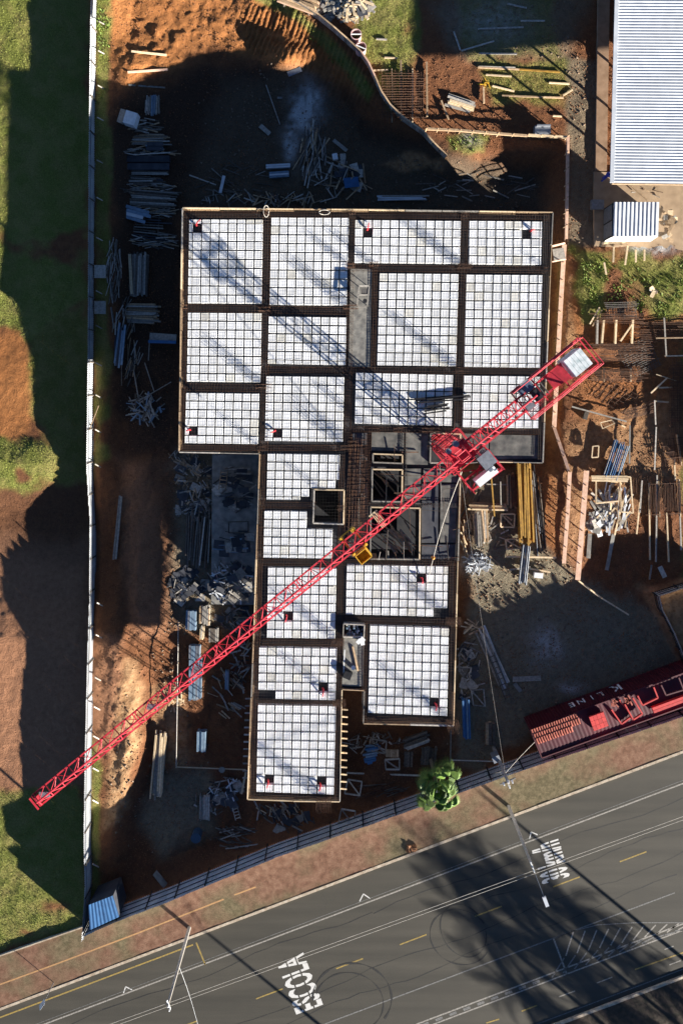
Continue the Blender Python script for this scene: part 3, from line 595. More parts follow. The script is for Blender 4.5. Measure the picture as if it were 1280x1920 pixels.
for hole in HOLES:
    for i in range(4):
        p, q = S(*hole[i]), S(*hole[(i + 1) % 4])
        board('opening_frame', p, q, .12, .3, M['woodpale'] if i in (0, 1) else M['woodgrey'], bld, ZS - .1)
        n = int((q - p).length / .35)
        for k in range(n):
            c = p + (q - p) * ((k + .5) / n); e = (q - p).normalized()
    b = MB(); Wd = W2(hole, ZS)
    for i in range(4):
        p, q = Wd[i], Wd[(i + 1) % 4]; b.quad((p.x, p.y, ZS - .4), (q.x, q.y, ZS - .4), (q.x, q.y, .6), (p.x, p.y, .6))
    if hole is not HOLES[3]: b.build('shaft_lining', M['plydark'], bld)
# dense rusty bars in the corridor beside the core
b = MB()
for k in range(26):
    x = 655 + random.uniform(0, 34); b.beam(S(x, 812 + random.uniform(0, 30), -.05), S(x + random.uniform(-22, 2), 1040 + random.uniform(-60, 10), .0), .03)
for k in range(30):
    y = 820 + k * 7.6; b.beam(S(654 - k * .25, y, .02), S(690, y + random.uniform(-3, 6), .02), .02)
b.build('corridor_bars', M['rust'], bld)['kind'] = 'stuff'
for k in range(34):
    b = MB(); x = random.uniform(692, 858); y = random.uniform(808, 1048)
    if k % 2: b.beam(S(x, y, random.uniform(-.1, .1)), S(x + random.uniform(-4, 4), min(1050, y + random.uniform(30, 90)), random.uniform(-.1, .1)), random.choice([.03, .05, .09]), .05)
    else: b.beam(S(x, y, random.uniform(-.1, .1)), S(min(860, x + random.uniform(25, 70)), y + random.uniform(-4, 4), random.uniform(-.1, .1)), random.choice([.03, .05, .09]), .05)
    b.build('formwork_batten', random.choice([M['rust'], M['black'], M['wooddark'], M['rust'], M['woodgrey']]), bld)
# boards lying down in the stair openings
for hi, (cx, cy), n in ((1, (726, 910), 9), (2, (750, 1015), 22), (2, (735, 1030), 8), (0, (726, 860), 4)):
    b = None
    for k in range(n):
        z = random.uniform(1.6, 2.4); c = P(cx + random.uniform(-22, 24), cy + random.uniform(-18, 18), z); a = -.75 + random.uniform(-.25, .3); l = random.uniform(.5, 1.6)
        d = Vector((math.cos(a), math.sin(a), 0)) * l; bb = MB(); bb.beam(c - d, c + d + Vector((0, 0, .15)), .14, .04); bb.build('stair_board', M['woodpale'] if k % 2 else M['woodgrey'], bld)
# projecting joist ends on the street wing
for k in range(12):
    y = 1330 + k * 13.5
    b = MB(); b.beam(S(640 - k * .25, y, -.32), S(652 - k * .2, y + 1, -.32), .11, .1); b.build('joist_end', M['woodpale'], bld)
    b = MB(); b.beam(S(474 - k * .6, y - 20, -.32), S(460 - k * .5, y - 20, -.32), .1, .1); b.build('joist_end', M['woodgrey'], bld)
# loose things on the slab
def lay(name, label, cat, pts, w, h, mat, z, group=None):
    b = MB(); b.beam(pts[0], pts[1], w, h); return tag(b.build(name, mat), label, cat, group)
for (nm, lab, pts) in (('steel_bundle', 'long dark bundle of steel channels lying on the wide mould bay', [(778, 751, 882, 744), (782, 755, 876, 748), (776, 748, 850, 742), (800, 749, 880, 741)]), ('steel_bundle', 'short dark bundle of steel channels below the longer one', [(792, 766, 838, 760), (795, 771, 842, 764), (793, 776, 836, 770), (800, 762, 840, 757)])):
    t = thing(nm, lab, 'steel bundle', S(820, 758, .07), 'dark steel bundles on the slab')
    for k, q in enumerate(pts):
        b = MB(); b.beam(S(q[0], q[1], .14 + .05 * (k % 2)), S(q[2], q[3], .14 + .05 * (k % 2)), .13, .1); b.build('channel', M['black'], t)
# saw bench on the concrete strip
t = thing('saw_bench', 'grey timber saw bench with motor on the narrow concrete strip', 'saw bench', S(685, 556, -.12))
for y0, y1, x0, x1 in ((536, 536, 672, 691), (575, 575, 668, 688), (536, 575, 673, 669), (536, 575, 692, 688), (553, 553, 671, 690)):
    b = MB(); b.beam(S(x0, y0, .55), S(x1, y1, .55), .1, .08); b.build('frame_rail', M['woodgrey'], t)
for x, y in ((673, 538), (691, 538), (669, 573), (688, 573)): b = MB(); b.tube(S(x, y, -.12), S(x, y, .52), .04, 5); b.build('leg', M['woodgrey'], t)
b = MB(); b.box(S(683, 546, .5), (.6, .5, .12)); b.build('table_plate', M['rustpale'], t)
b = MB(); b.tube(S(684, 564, .3), S(684, 564, .6), .2, 10); b.build('motor', M['black'], t)
# things on the second concrete strip
t = thing('scrap_bin', 'wooden bin of blue and white scraps at the strip head', 'bin', S(662, 1180, -.3))
for p, q in (((644, 1168), (683, 1170)), ((683, 1170), (682, 1194)), ((682, 1194), (643, 1192)), ((643, 1192), (644, 1168))):
    b = MB(); b.beam(S(*p, 0), S(*q, 0), .09, .6); b.build('side_board', M['woodgrey'], t)
for k in range(26):
    b = MB(); b.box(S(random.uniform(647, 680), random.uniform(1172, 1190), random.uniform(-.1, .1)), (random.uniform(.1, .35), random.uniform(.08, .2), .08), random.uniform(0, 3)); b.build('scrap', random.choice([M['bluesteel'], M['white'], M['bluesteel'], M['grey'], M['plydark']]), t)
b = MB()
for k in range(7): b.box(S(675 + random.uniform(-5, 5), 1201 + random.uniform(-4, 4), .05 + .05 * k), (.45, .35, .1), random.uniform(0, 3))
tag(b.build('white_sack', M['white']), 'crumpled white sack below the scrap bin', 'sack')
b = MB(); b.beam(S(661, 1212, -.05), S(671, 1258, -.05), .16, .08); tag(b.build('plank', M['wood']), 'tan plank lying diagonally on the littered concrete strip', 'plank')
b = MB(); b.tube(S(662, 1252, -.12), S(662, 1252, .25), .2, 10); tag(b.build('bucket', M['white']), 'small white bucket beside the diagonal plank', 'bucket')
b = MB(); b.box(S(651, 1265, .08), (.75, .65, .4), -.4); b.box(S(651, 1265, .3), (.62, .5, .06), -.4); tag(b.build('mortar_box', M['black']), 'dark open mortar box on the littered strip', 'box')
b = MB(); b.beam(S(646, 1218, .0), S(644, 1262, 0), .09, .09); tag(b.build('plank', M['white']), 'narrow white batten along the littered strip', 'plank')
# ropes coiled on the rim
for x, y, lab in ((499, 396, 'pale rope coil hanging over the top rim'), (608, 398, 'second pale rope coil further right on the top rim')):
    b = MB(); pts = [S(x + 5 * math.cos(t) * (1 if x < 550 else 2), y + 11 * math.sin(t) * (1 if x < 550 else .4), .15 + .05 * math.sin(3 * t)) for t in np.linspace(0, 6.28, 15)]
    b.path(pts, .035, 5); tag(b.build('rope_coil', M['rope']), lab, 'rope')

# ------------------------------------------------------------------ tower crane
CX, CY = 9.4, -5.75; ZJ = 13.4
JD = Vector((-.775, -.632, 0)); JN = Vector((-.632, .775, 0))      # along the jib, and to its upper-left side
crane = thing('tower_crane', 'red lattice tower crane with long jib over the slab', 'crane', (CX, CY, -1.6))
C0 = Vector((CX, CY, 0))
def CP(s, t, z): return C0 + JD * s + JN * t + Vector((0, 0, z))
def sub(name, parent):
    e = bpy.data.objects.new(name, None); COL.objects.link(e); e.parent = parent; return e
b = MB(); b.box((CX, CY, -1.5), (4.6, 4.6, .6)); b.build('footing', M['concrete'], crane)
mast = sub('mast', crane); hw = .78
b = MB()
for s in (-1, 1):
    for t in (-1, 1): b.tube(CP(s * hw, t * hw, -1.2), CP(s * hw, t * hw, 12.3), .07, 6)
b.build('mast_chords', M['red'], mast)
b = MB(); z = -1.2
cs = [(-1, -1), (1, -1), (1, 1), (-1, 1)]
while z < 12.2:
    for i in range(4):
        a, c = cs[i], cs[(i + 1) % 4]; A = CP(a[0] * hw, a[1] * hw, z); B = CP(c[0] * hw, c[1] * hw, z)
        b.tube(A, B, .03, 5); A2 = CP(a[0] * hw, a[1] * hw, z + .62); B2 = CP(c[0] * hw, c[1] * hw, z + .62)
        b.tube(A, B2, .028, 5); b.tube(B2, CP(a[0] * hw, a[1] * hw, z + 1.24), .028, 5)
    z += 1.24
b.build('mast_lacing', M['red'], mast)
b = MB()
for i in range(40): z = -1 + i * .33; b.beam(CP(-.2, .5, z), CP(.2, .5, z), .03)
b.beam(CP(-.2, .5, -1), CP(-.2, .5, 12.2), .04); b.beam(CP(.2, .5, -1), CP(.2, .5, 12.2), .04); b.build('mast_ladder', M['redbright'], mast)
# climbing collar with platform around the mast top
col = sub('climbing_collar', crane)
b = MB(); r = 1.35
for z in (10.2, 11.3):
    for i in range(4):
        a, c = cs[i], cs[(i + 1) % 4]; b.beam(CP(a[0] * r, a[1] * r, z), CP(c[0] * r, c[1] * r, z), .07)
for a in cs: b.beam(CP(a[0] * r, a[1] * r, 10.2), CP(a[0] * r, a[1] * r, 11.3), .07)
b.build('collar_frame', M['red'], col)
b = MB()
for i in range(8): b.beam(CP(-1.3, .86 + i * .07, 10.2), CP(1.3, .86 + i * .07, 10.2), .03, .03)
for i in range(8): b.beam(CP(.86 + i * .07, -1.3, 10.2), CP(.86 + i * .07, 1.3, 10.2), .03, .03)
b.build('walkway_grating', M['redgrate'], col)
slew = sub('slewing_unit', crane)
b = MB(); b.tube(CP(0, 0, 12.3), CP(0, 0, 12.55), .95, 20); b.build('slewing_ring', M['rustpale'], slew)
b = MB(); b.box(CP(0, 0, 12.8), (2.0, 1.7, .45), math.atan2(JD.y, JD.x)); b.build('turntable', M['red'], slew)
b = MB()
for s, t in ((-.55, -.45), (-.55, .45), (.55, -.45), (.55, .45)): b.tube(CP(s, t, 13.0), CP(s * .7, t * .7, 14.75), .08, 6)
for z, k in ((13.6, .88), (14.7, .72)):
    for i in range(4): a, c = cs[i], cs[(i + 1) % 4]; b.tube(CP(a[0] * .55 * k, a[1] * .45 * k, z), CP(c[0] * .55 * k, c[1] * .45 * k, z), .05, 5)
b.build('head_frame', M['red'], slew)
b = MB(); b.tube(CP(-.2, .9, 12.9), CP(-.2, .9, 13.5), .25, 10); b.tube(CP(.6, .8, 12.9), CP(.6, .8, 13.4), .22, 10); b.build('slewing_motor', M['grey'], slew)
# jib: two lower chords, one upper chord
jib = sub('jib', crane); JL = 43.0; jw = .56; jh = 1.15
def taper(s): return 1.0 - .25 * s / JL
for t in (-1, 1):
    b = MB(); b.beam(CP(.8, t * jw, ZJ), CP(JL, t * jw * .92, ZJ), .12); b.build('lower_chord', M['red'], jib)
b = MB(); b.tube(CP(.4, 0, ZJ + 1.25), CP(JL - .5, 0, ZJ + jh * .8), .075, 6); b.build('upper_chord', M['red'], jib)
b = MB(); n = 36; st = (JL - 1) / n
for k in range(n):
    s = .9 + k * st; zt = ZJ + 1.25 - .33 * (s + st / 2) / JL
    top = CP(s + st / 2, 0, zt)
    for t in (-1, 1): b.tube(CP(s, t * jw, ZJ), top, .033, 5); b.tube(top, CP(s + st, t * jw, ZJ), .033, 5)
    b.tube(CP(s, -jw, ZJ), CP(s, jw, ZJ), .03, 5)
    b.tube(CP(s, -jw * (1 if k % 2 else -1), ZJ), CP(s + st, jw * (1 if k % 2 else -1), ZJ), .026, 5)
b.build('lacing', M['red'], jib)
for s in (8.2, 16.4, 24.6, 32.8):
    b = MB()
    for d in (-.12, .12): b.tube(CP(s + d, -jw, ZJ + .02), CP(s + d, jw, ZJ + .02), .05, 5)
    b.build('joint_ties', M['red'], jib)
for s in (31.3, 20.5 + 6.2, JL - .8):
    b = MB(); b.beam(CP(s - .35, -.3, ZJ + .1), CP(s + .3, .25, ZJ + .1), .42, .08); o = b.build('warning_plate', M['grey'], jib)
b = MB(); b.beam(CP(JL, -jw, ZJ), CP(JL, jw, ZJ), .16); b.beam(CP(JL, -jw, ZJ + .5), CP(JL, jw, ZJ + .5), .1); b.tube(CP(JL - .3, -.3, ZJ + .2), CP(JL - .3, .3, ZJ + .2), .22, 10); b.build('jib_tip', M['red'], jib)
# trolley with maintenance basket, hanging under the jib
tr = sub('trolley', crane)
s0 = 10.9
b = MB()
for s in (-.6, .6): b.beam(CP(s0 + s, -.85, ZJ - .15), CP(s0 + s, .95, ZJ - .15), .14)
for t in (-.8, .9): b.beam(CP(s0 - .6, t, ZJ - .15), CP(s0 + .6, t, ZJ - .15), .1)
b.build('trolley_frame', M['yellowpaint'], tr)
b = MB()
for s in (-.6, .6):
    for t in (-.75, .85): b.tube(CP(s0 + s, t - .08, ZJ + .1), CP(s0 + s, t + .08, ZJ + .1), .16, 8)
b.build('trolley_wheels', M['yellowpaint'], tr)
b = MB(); q = CP(s0 + .1, -1.35, ZJ - .75); rz = math.atan2(JD.y, JD.x)
b.box(q, (1.0, .8, .05), rz)
for dx, dy, w, d in ((.5, 0, .05, .8), (-.5, 0, .05, .8), (0, .4, 1.0, .05), (0, -.4, 1.0, .05)): b.box(q + JD * dx + JN * dy + Vector((0, 0, .45)), (w, d, .9), rz)
b.build('basket', M['yellowpaint'], tr)
b = MB()
for k in range(4): b.beam(CP(8.0 + k * .14, -.55, ZJ + .06), CP(8.0 + k * .14, .75, ZJ + .06), .07)
b.beam(CP(7.9, .8, ZJ + .05), CP(8.7, .8, ZJ + .05), .1); b.build('rope_guide', M['woodpale'], tr)
b = MB(); b.tube(CP(s0, -.1, ZJ - .2), CP(s0, -.1, 9.2), .025, 4); b.tube(CP(s0, .15, ZJ - .2), CP(s0, .15, 9.2), .025, 4); b.build('hoist_rope', M['black'], tr)
b = MB(); b.box(CP(s0, 0, 8.95), (.3, .5, .5), rz); b.tube(CP(s0, 0, 8.7), CP(s0, 0, 8.35), .08, 6); b.build('hook_block', M['yellowpaint'], tr)
# counter jib: deck, chords, rails, ballast, winch
cj = sub('counter_jib', crane); CL = 12.6
for t in (-1, 1):
    b = MB(); b.beam(CP(-.8, t * .58, ZJ - .1), CP(-CL, t * .58, ZJ - .1), .16); b.build('chord', M['red'], cj)
b = MB()
for k in range(9):
    s = -.9 - k * .72; b.tube(CP(s, -.58, ZJ - .1), CP(s - .72, .58, ZJ - .1), .035, 5); b.tube(CP(s, .58, ZJ - .1), CP(s - .72, -.58, ZJ - .1), .035, 5); b.tube(CP(s, -.58, ZJ - .1), CP(s, .58, ZJ - .1), .04, 5)
    b.tube(CP(s, 0, ZJ + .9), CP(s - .36, -.58, ZJ - .1), .035, 5); b.tube(CP(s, 0, ZJ + .9), CP(s - .36, .58, ZJ - .1), .035, 5)
b.build('lacing', M['red'], cj)
b = MB(); b.tube(CP(-.5, 0, ZJ + 1.1), CP(-7.4, 0, ZJ + .8), .07, 6); b.build('upper_chord', M['red'], cj)
b = MB()
for t in (-1, 1):
    for k in range(5):
        tt = t * (.75 + .14 * k); b.beam(CP(-6.2, tt, ZJ - .12), CP(-CL - .2, tt, ZJ - .12), .022, .03)
for k in range(12):
    s = -6.2 - k * .55
    for t in (-1, 1): b.beam(CP(s, t * .66, ZJ - .13), CP(s, t * 1.28, ZJ - .13), .03, .03)
b.build('walkway_grating', M['redgrate'], cj)
b = MB()
for t in (-1, 1):
    for z in (.5, 1.0): b.tube(CP(-6.0, t * 1.3, ZJ + z), CP(-CL - .3, t * 1.3, ZJ + z), .04, 5)
    b.beam(CP(-6.0, t * 1.3, ZJ - .1), CP(-CL - .3, t * 1.3, ZJ - .1), .1)
    for k in range(8): s = -6.1 - k * .94; b.tube(CP(s, t * 1.3, ZJ - .1), CP(s, t * 1.3, ZJ + 1.0), .03, 5)
b.tube(CP(-CL - .3, -1.3, ZJ + 1), CP(-CL - .3, 1.3, ZJ + 1), .04, 5); b.beam(CP(-CL - .3, -1.3, ZJ - .1), CP(-CL - .3, 1.3, ZJ - .1), .1)
for s in (-6.1, -8, -10): b.beam(CP(s, -1.3, ZJ - .15), CP(s, 1.3, ZJ - .15), .1)
b.build('handrail', M['red'], cj)
bal = sub('ballast', cj)
for k in range(5):
    b = MB(); b.box(CP(-10.75 - k * .33, 0, ZJ + .1), (.31, 1.55, 1.9), rz); b.build('ballast_block', M['weight'], bal)
b = MB(); b.quad(CP(-8.9, -.5, ZJ + .1), CP(-10.4, -.75, ZJ + .6), CP(-10.4, .75, ZJ + .6), CP(-8.9, .5, ZJ + .1)); b.quad(CP(-8.9, -.5, ZJ + .02), CP(-8.9, .5, ZJ + .02), CP(-10.4, .75, ZJ - .1), CP(-10.4, -.75, ZJ - .1)); b.build('red_hopper_plate', M['red'], cj)
win = sub('hoist_winch', cj)
b = MB(); b.tube(CP(-7.5, -.45, ZJ + .35), CP(-7.5, .45, ZJ + .35), .38, 14); b.build('drum', M['black'], win)
b = MB(); b.box(CP(-7.3, .95, ZJ + .3), (.75, .8, .6), rz); b.box(CP(-6.7, .95, ZJ + .25), (.4, .5, .4), rz); b.build('motor', M['glass'], win)
b = MB(); b.box(CP(-6.5, -.3, ZJ + .3), (.7, .6, .6), rz); b.build('gearbox', M['grey'], win)
b = MB()
for s in (-8.3, -8.0, -6.9): b.beam(CP(s, -.55, ZJ + .25), CP(s, .55, ZJ + .25), .07, .3)
b.build('winch_frame', M['rustpale'], win)
# operator platform with cab and switch cabinet on the lower-right side
cb = sub('operator_platform', crane)
b = MB()
for s, e in (((-1.9, -.8), (-1.9, -3.2)), ((1.1, -.8), (1.1, -3.0)), ((-1.9, -3.2), (1.1, -3.0)), ((-1.9, -2.0), (1.1, -2.0))): b.beam(CP(*s, 12.3), CP(*e, 12.3), .14)
for s, e in (((-1.9, -1.0), (1.1, -3.0)), ((1.1, -1.0), (-1.9, -3.2))): b.tube(CP(*s, 12.3), CP(*e, 12.3), .05, 5)
for s in (-1.9, 1.1):
    b.tube(CP(s, -1.0, 13.3), CP(s, -3.1, 13.3), .035, 5)
    for t in (-1.2, -2.1, -3.1): b.tube(CP(s, t, 12.3), CP(s, t, 13.3), .03, 5)
b.build('platform_frame', M['red'], cb)
b = MB(); b.box(CP(-.45, -2.6, 12.95), (1.9, .6, 1.2), rz); o = b.build('switch_cabinet', M['white'], cb)
b = MB(); b.box(CP(-1.05, -2.45, 13.56), (.34, .12, .02), rz); b.box(CP(-1.35, -2.62, 13.56), (.3, .05, .02), rz); b.build('cabinet_label', M['grey'], o)
b = MB(); b.box(CP(-1.25, -1.55, 12.9), (1.1, 1.1, 1.7), rz); o = b.build('cab', M['glass'], cb)
b = MB(); b.box(CP(-1.25, -1.55, 13.78), (1.16, 1.16, .06), rz); b.build('cab_roof', M['grey'], o)
# power cable sagging from the crane to the slab
b = MB(); A = P(866, 883, 11.8); B = P(800, 1095, 4.6); pts = [A.lerp(B, t) - Vector((0, 0, 1.2 * math.sin(math.pi * t))) for t in np.linspace(0, 1, 14)]
cable = thing('power_cable', 'pale cable with orange ball slung from crane to slab', 'cable', B)
b.path(pts, .03, 5); b.build('cable_run', M['rope'], cable)
q = pts[10]; b = MB(); b.tube(q - Vector((0, 0, .16)), q + Vector((0, 0, .16)), .17, 10, .12); b.tube(q + Vector((0, 0, .16)), q + Vector((0, 0, .24)), .12, 10, .03); b.build('ball', M['orange'], cable)

# ------------------------------------------------------------------ sheet fences
def corrugated(L_, Hh, pitch, amp, vertical=True):
    """a sheet in local XZ, ribs upright"""
    b = MB(); n = max(2, int(round(L_ / pitch))) * 4; prof = [0, amp, amp, 0]
    for i in range(n + 1):
        x = L_ * i / n; y = prof[i % 4]; b.v += [(x, y, 0), (x, y, Hh)]
    b.f += [(2 * i, 2 * i + 2, 2 * i + 3, 2 * i + 1) for i in range(n)]
    return b
def sheet_fence(label, name, pts, hgt, mat, post, railmat, step, zof, prop_side=0, every=2, rails=(.25, 1.1, 1.95), rw=.06):
    root = thing(name, label, 'fence', (pts[0].x, pts[0].y, zof))
    b = corrugated(1.0, 1.0, 1 / 5, .05); me = b.mesh('sheet'); me.materials.append(mat)
    cnt = 0
    for a, c in zip(pts[:-1], pts[1:]):
        d = c - a; n = max(1, round(d.length / step)); e = d.normalized(); nn = Vector((-e.y, e.x, 0))
        for k in range(n):
            p = a + d * (k / n); zof = p.z; o = link('sheet', me, root); o.location = Vector((p.x, p.y, zof)) - root.location + Vector((0, 0, random.uniform(-.02, .02)))
            o.rotation_euler = (0, 0, math.atan2(d.y, d.x) + random.uniform(-.006, .006)); o.scale = (d.length / n * 1.0, 1, hgt + random.uniform(-.03, .03))
            side = nn * prop_side
            if cnt % every == 0:
                b = MB(); q = Vector((p.x, p.y, 0)) + side * .12; b.beam((q.x, q.y, zof - .6), (q.x, q.y, zof + hgt * .98), .1); b.build('post', post, root)
            cnt += 1
        for z in rails:
            b = MB(); s = nn * prop_side * .09; b.beam(Vector((a.x, a.y, a.z + z)) + s, Vector((c.x, c.y, c.z + z)) + s, rw, rw); b.build('rail', railmat, root)
    return root
LF = [(184, -60), (183, 0), (181, 150), (179, 300), (178, 500), (177, 700), (175, 865), (181, 960), (180, 1100), (177, 1190), (172, 1400), (170, 1560), (172, 1640), (166, 1738)]
lf = sheet_fence('tall pale corrugated sheet fence along the left lawn', 'sheet_fence', [P(*p, float(np.interp(p[1], [0, 870, 950, 1120, 1195, 1500, 1740], [-.6, -.6, -1.5, -1.5, -.6, -.3, 0]))) for p in LF], 1.9, M['fence'], M['wooddark'], M['grey'], 1.05, 0, prop_side=1, every=3, rails=(.3, 1.6))
for k, y in enumerate((40, 95, 160, 220, 300, 370, 445, 545, 610, 680, 740, 805, 870, 1130, 1190, 1270, 1325, 1380, 1440, 1500, 1620)):
    x = np.interp(y, [p[1] for p in LF], [p[0] for p in LF]); b = MB(); a = P(x, y, .9); g = G(x + 14, y + 6); b.beam(a + Vector((.15, 0, 0)), g, .08); b.build('brace', M['woodgrey'], lf)
SF = [(172, 1724), (232, 1697), (320, 1663), (520, 1581), (720, 1511), (990, 1415), (1280, 1318), (1420, 1270)]
sf = sheet_fence('long grey corrugated sheet fence with black rails along the street pavement', 'sheet_fence', [P(*p) for p in SF], 2.2, M['fence2'], M['black'], M['black'], 1.05, 0, prop_side=1, every=3, rails=(.45, 1.15, 1.85), rw=.05)
# lower-right excavation fence
ef = sheet_fence('short grey sheet fence around the lower right excavation', 'sheet_fence', [P(*p) for p in ((1330, 1072), (1280, 1092), (1224, 1110), (1230, 1135), (1252, 1178), (1270, 1222), (1290, 1262))], 1.3, M['fence'], M['black'], M['black'], .9, .1, prop_side=-1, every=2, rails=(.3, .75, 1.15))

# ------------------------------------------------------------------ corner booth, container, shed, hut
def corr_roof(name, Q, z_fn, n, amp, mat, parent, along=0, thick=.0):
    """Q: four world points (TL TR BR BL); ribs run across from edge 'along'"""
    b = MB(); prof = [0, amp, amp, 0]; m = n * 4
    for i in range(m + 1):
        a = i / m
        if along == 0: p = Q[0].lerp(Q[1], a); q = Q[3].lerp(Q[2], a)
        else: p = Q[0].lerp(Q[3], a); q = Q[1].lerp(Q[2], a)
        dz = Vector((0, 0, prof[i % 4])); b.v += [tuple(p + dz), tuple(q + dz)]
    b.f += [(2 * i, 2 * i + 2, 2 * i + 3, 2 * i + 1) for i in range(m)]
    return b.build(name, mat, parent)
def walls(Q, z0, dz, mat, parent, name='wall', skip=()):
    for i in range(4):
        if i in skip: continue
        p, q = Q[i], Q[(i + 1) % 4]; c = (Q[0] + Q[1] + Q[2] + Q[3]) / 4; p = p.lerp(c, .05); q = q.lerp(c, .05)
        b = MB(); zt = min(p.z, q.z) - dz; m = (zt + z0) / 2; b.beam((p.x, p.y, m), (q.x, q.y, m), .08, zt - z0); b.build(name, mat, parent)
Q = [P(166, 1697, 2.5), P(212, 1679, 2.5), P(224, 1719, 2.4), P(169, 1744, 2.4)]
t = thing('guard_booth', 'small booth with blue sheet roof at the fence corner', 'booth', P(192, 1708, 0)); corr_roof('roof', Q, None, 8, .022, M['bluesheet'], t); walls(Q, -.1, .02, M['plydark'], t)
# container
Zc = 2.5
CQ = [P(993, 1367, Zc), P(1420, 1211, Zc), P(1443, 1266, Zc), P(1015, 1421, Zc)]
ct = thing('freight_container', 'dark red freight container with white letters behind the street fence', 'container', P(1130, 1340, 0))
b = MB(); b.prism([(p.x, p.y) for p in CQ][::-1], .1, Zc - .06); b.build('body', M['reddark'], ct)
corr_roof('roof', [p + Vector((0, 0, -.04)) for p in CQ], None, 60, .012, M['reddark'], ct)
e = (CQ[1] - CQ[0]).normalized(); nrm = Vector((-e.y, e.x, 0))
b = MB(); Ls = (CQ[1] - CQ[0]).length; n = int(Ls / .28)
for k in range(n):
    p = CQ[0] + e * (k + .5) * Ls / n + nrm * .03; b.beam((p.x, p.y, .2), (p.x, p.y, Zc - .15), .13, .06)
b.build('side_ribs', M['reddark'], ct)
for sgn in (0, 1):
    p, q = (CQ[0], CQ[1]) if sgn == 0 else (CQ[3], CQ[2]); b = MB(); b.beam(p, q, .1, .12); b.build('top_rail', M['reddark'], ct)
b = MB(); b.beam(CQ[0], CQ[3], .1, .12); b.build('top_rail', M['reddark'], ct)
def glyph(ch, pos, ex, ey, size, parent, mat):
    fc = bpy.data.curves.new('lettering', 'FONT'); fc.body = ch; fc.size = size; fc.offset = .02; fc.resolution_u = 2
    tmp = bpy.data.objects.new('tmp', fc); COL.objects.link(tmp); dg = bpy.context.evaluated_depsgraph_get(); me = bpy.data.meshes.new_from_object(tmp.evaluated_get(dg)); bpy.data.objects.remove(tmp)
    for v in me.vertices: co = Vector(pos) + ex * v.co.x + ey * v.co.y - parent_loc(parent); v.co = co
    me.materials.clear(); me.materials.append(mat); return link('lettering', me, parent)
for ch, x in (('K', 1176), ('L', 1141), ('I', 1121), ('N', 1106), ('E', 1086)):
    f = (x - 993) / (1420 - 993); p = CQ[0].lerp(CQ[1], f) + nrm * .08; glyph(ch, (p.x, p.y, .75 if ch != 'K' else .5), -e, Vector((0, 0, 1)), 1.15 if ch != 'K' else 1.6, ct, M['white'])
# things on the container roof
def crow(x, y, z=0.0): return P(x, y, Zc + .02 + z)
t = thing('tile_stack', 'rows of orange clay roof tiles on the left end of the container roof', 'tiles', crow(1040, 1365))
tb = MB()
for i in range(5):
    a0 = math.pi * i / 5; a1 = math.pi * (i + 1) / 5; tb.quad((-.5, -.5 * math.cos(a0), .5 * math.sin(a0)), (.5, -.5 * math.cos(a0), .42 * math.sin(a0)), (.5, -.5 * math.cos(a1), .42 * math.sin(a1)), (-.5, -.5 * math.cos(a1), .5 * math.sin(a1)))
tme = tb.mesh('tile'); tme.materials.append(M['tile']); tme.polygons.foreach_set('use_smooth', [True] * 5)
for r in range(3):
    for k in range(19 if r < 2 else 15):
        p = crow(997 + k * 4.55 + r * 4.5, 1372 - k * 1.62 + r * 8.5, .12 + .05 * r); o = link('tile', tme, t); o.location = p - t.location; o.rotation_euler = (0, 0, math.atan2(nrm.y, nrm.x) + random.uniform(-.06, .06)); o.scale = (.55, .24, .36)
t = thing('brick_pallet', 'cube of bright red bricks on the container roof', 'bricks', crow(1121, 1352))
for ly in range(3):
    for i in range(4):
        for j in range(3):
            b = MB(); c = crow(1121, 1352, .12 + ly * .23) + e * (i - 1.5) * .36 + nrm * (j - 1) * .46; b.box(c, (.34, .44, .21), math.atan2(e.y, e.x)); b.build('brick', M['redbright'], t)
t = thing('red_beam', 'long bright red steel beam at the right end of the container roof', 'beam', crow(1255, 1318))
for off in (-.14, .14):
    b = MB(); p = crow(1222, 1331, .2) + nrm * off; q = crow(1330, 1291, .2) + nrm * off; b.beam(p, q, .25, .34); b.build('flange', M['redbright'], t)
FR = [[(1145, 1330), (1164, 1357), (1183, 1343), (1160, 1312)], [(1170, 1320), (1186, 1349), (1203, 1338), (1185, 1308)], [(1194, 1304), (1203, 1322), (1232, 1308), (1224, 1288)], [(1238, 1284), (1247, 1303), (1280, 1293), (1271, 1270)]]
for k, fr in enumerate(FR):
    t = thing('steel_frame', ['leftmost red steel frame on the container roof', 'second red steel frame on the container roof', 'third red steel frame on the container roof', 'dark red steel frame at far right of the container roof'][k], 'frame', crow(*fr[0]), 'red steel frames on the container')  # open steel frame of three members
    for i in range(3):
        b = MB(); b.beam(crow(*fr[i], .1 + .1 * k), crow(*fr[i + 1], .1 + .1 * k), .12, .2); b.build('frame_member', M['redbright'] if k < 3 else M['reddark'], t)
    if k < 2:
        for m in range(7): b = MB(); b.box(crow(fr[3][0] - random.uniform(2, 14), fr[3][1] + random.uniform(-2, 14), .25), (.4, .12, .1), random.uniform(-2, 0)); b.build('offcut', M['tile'], t)
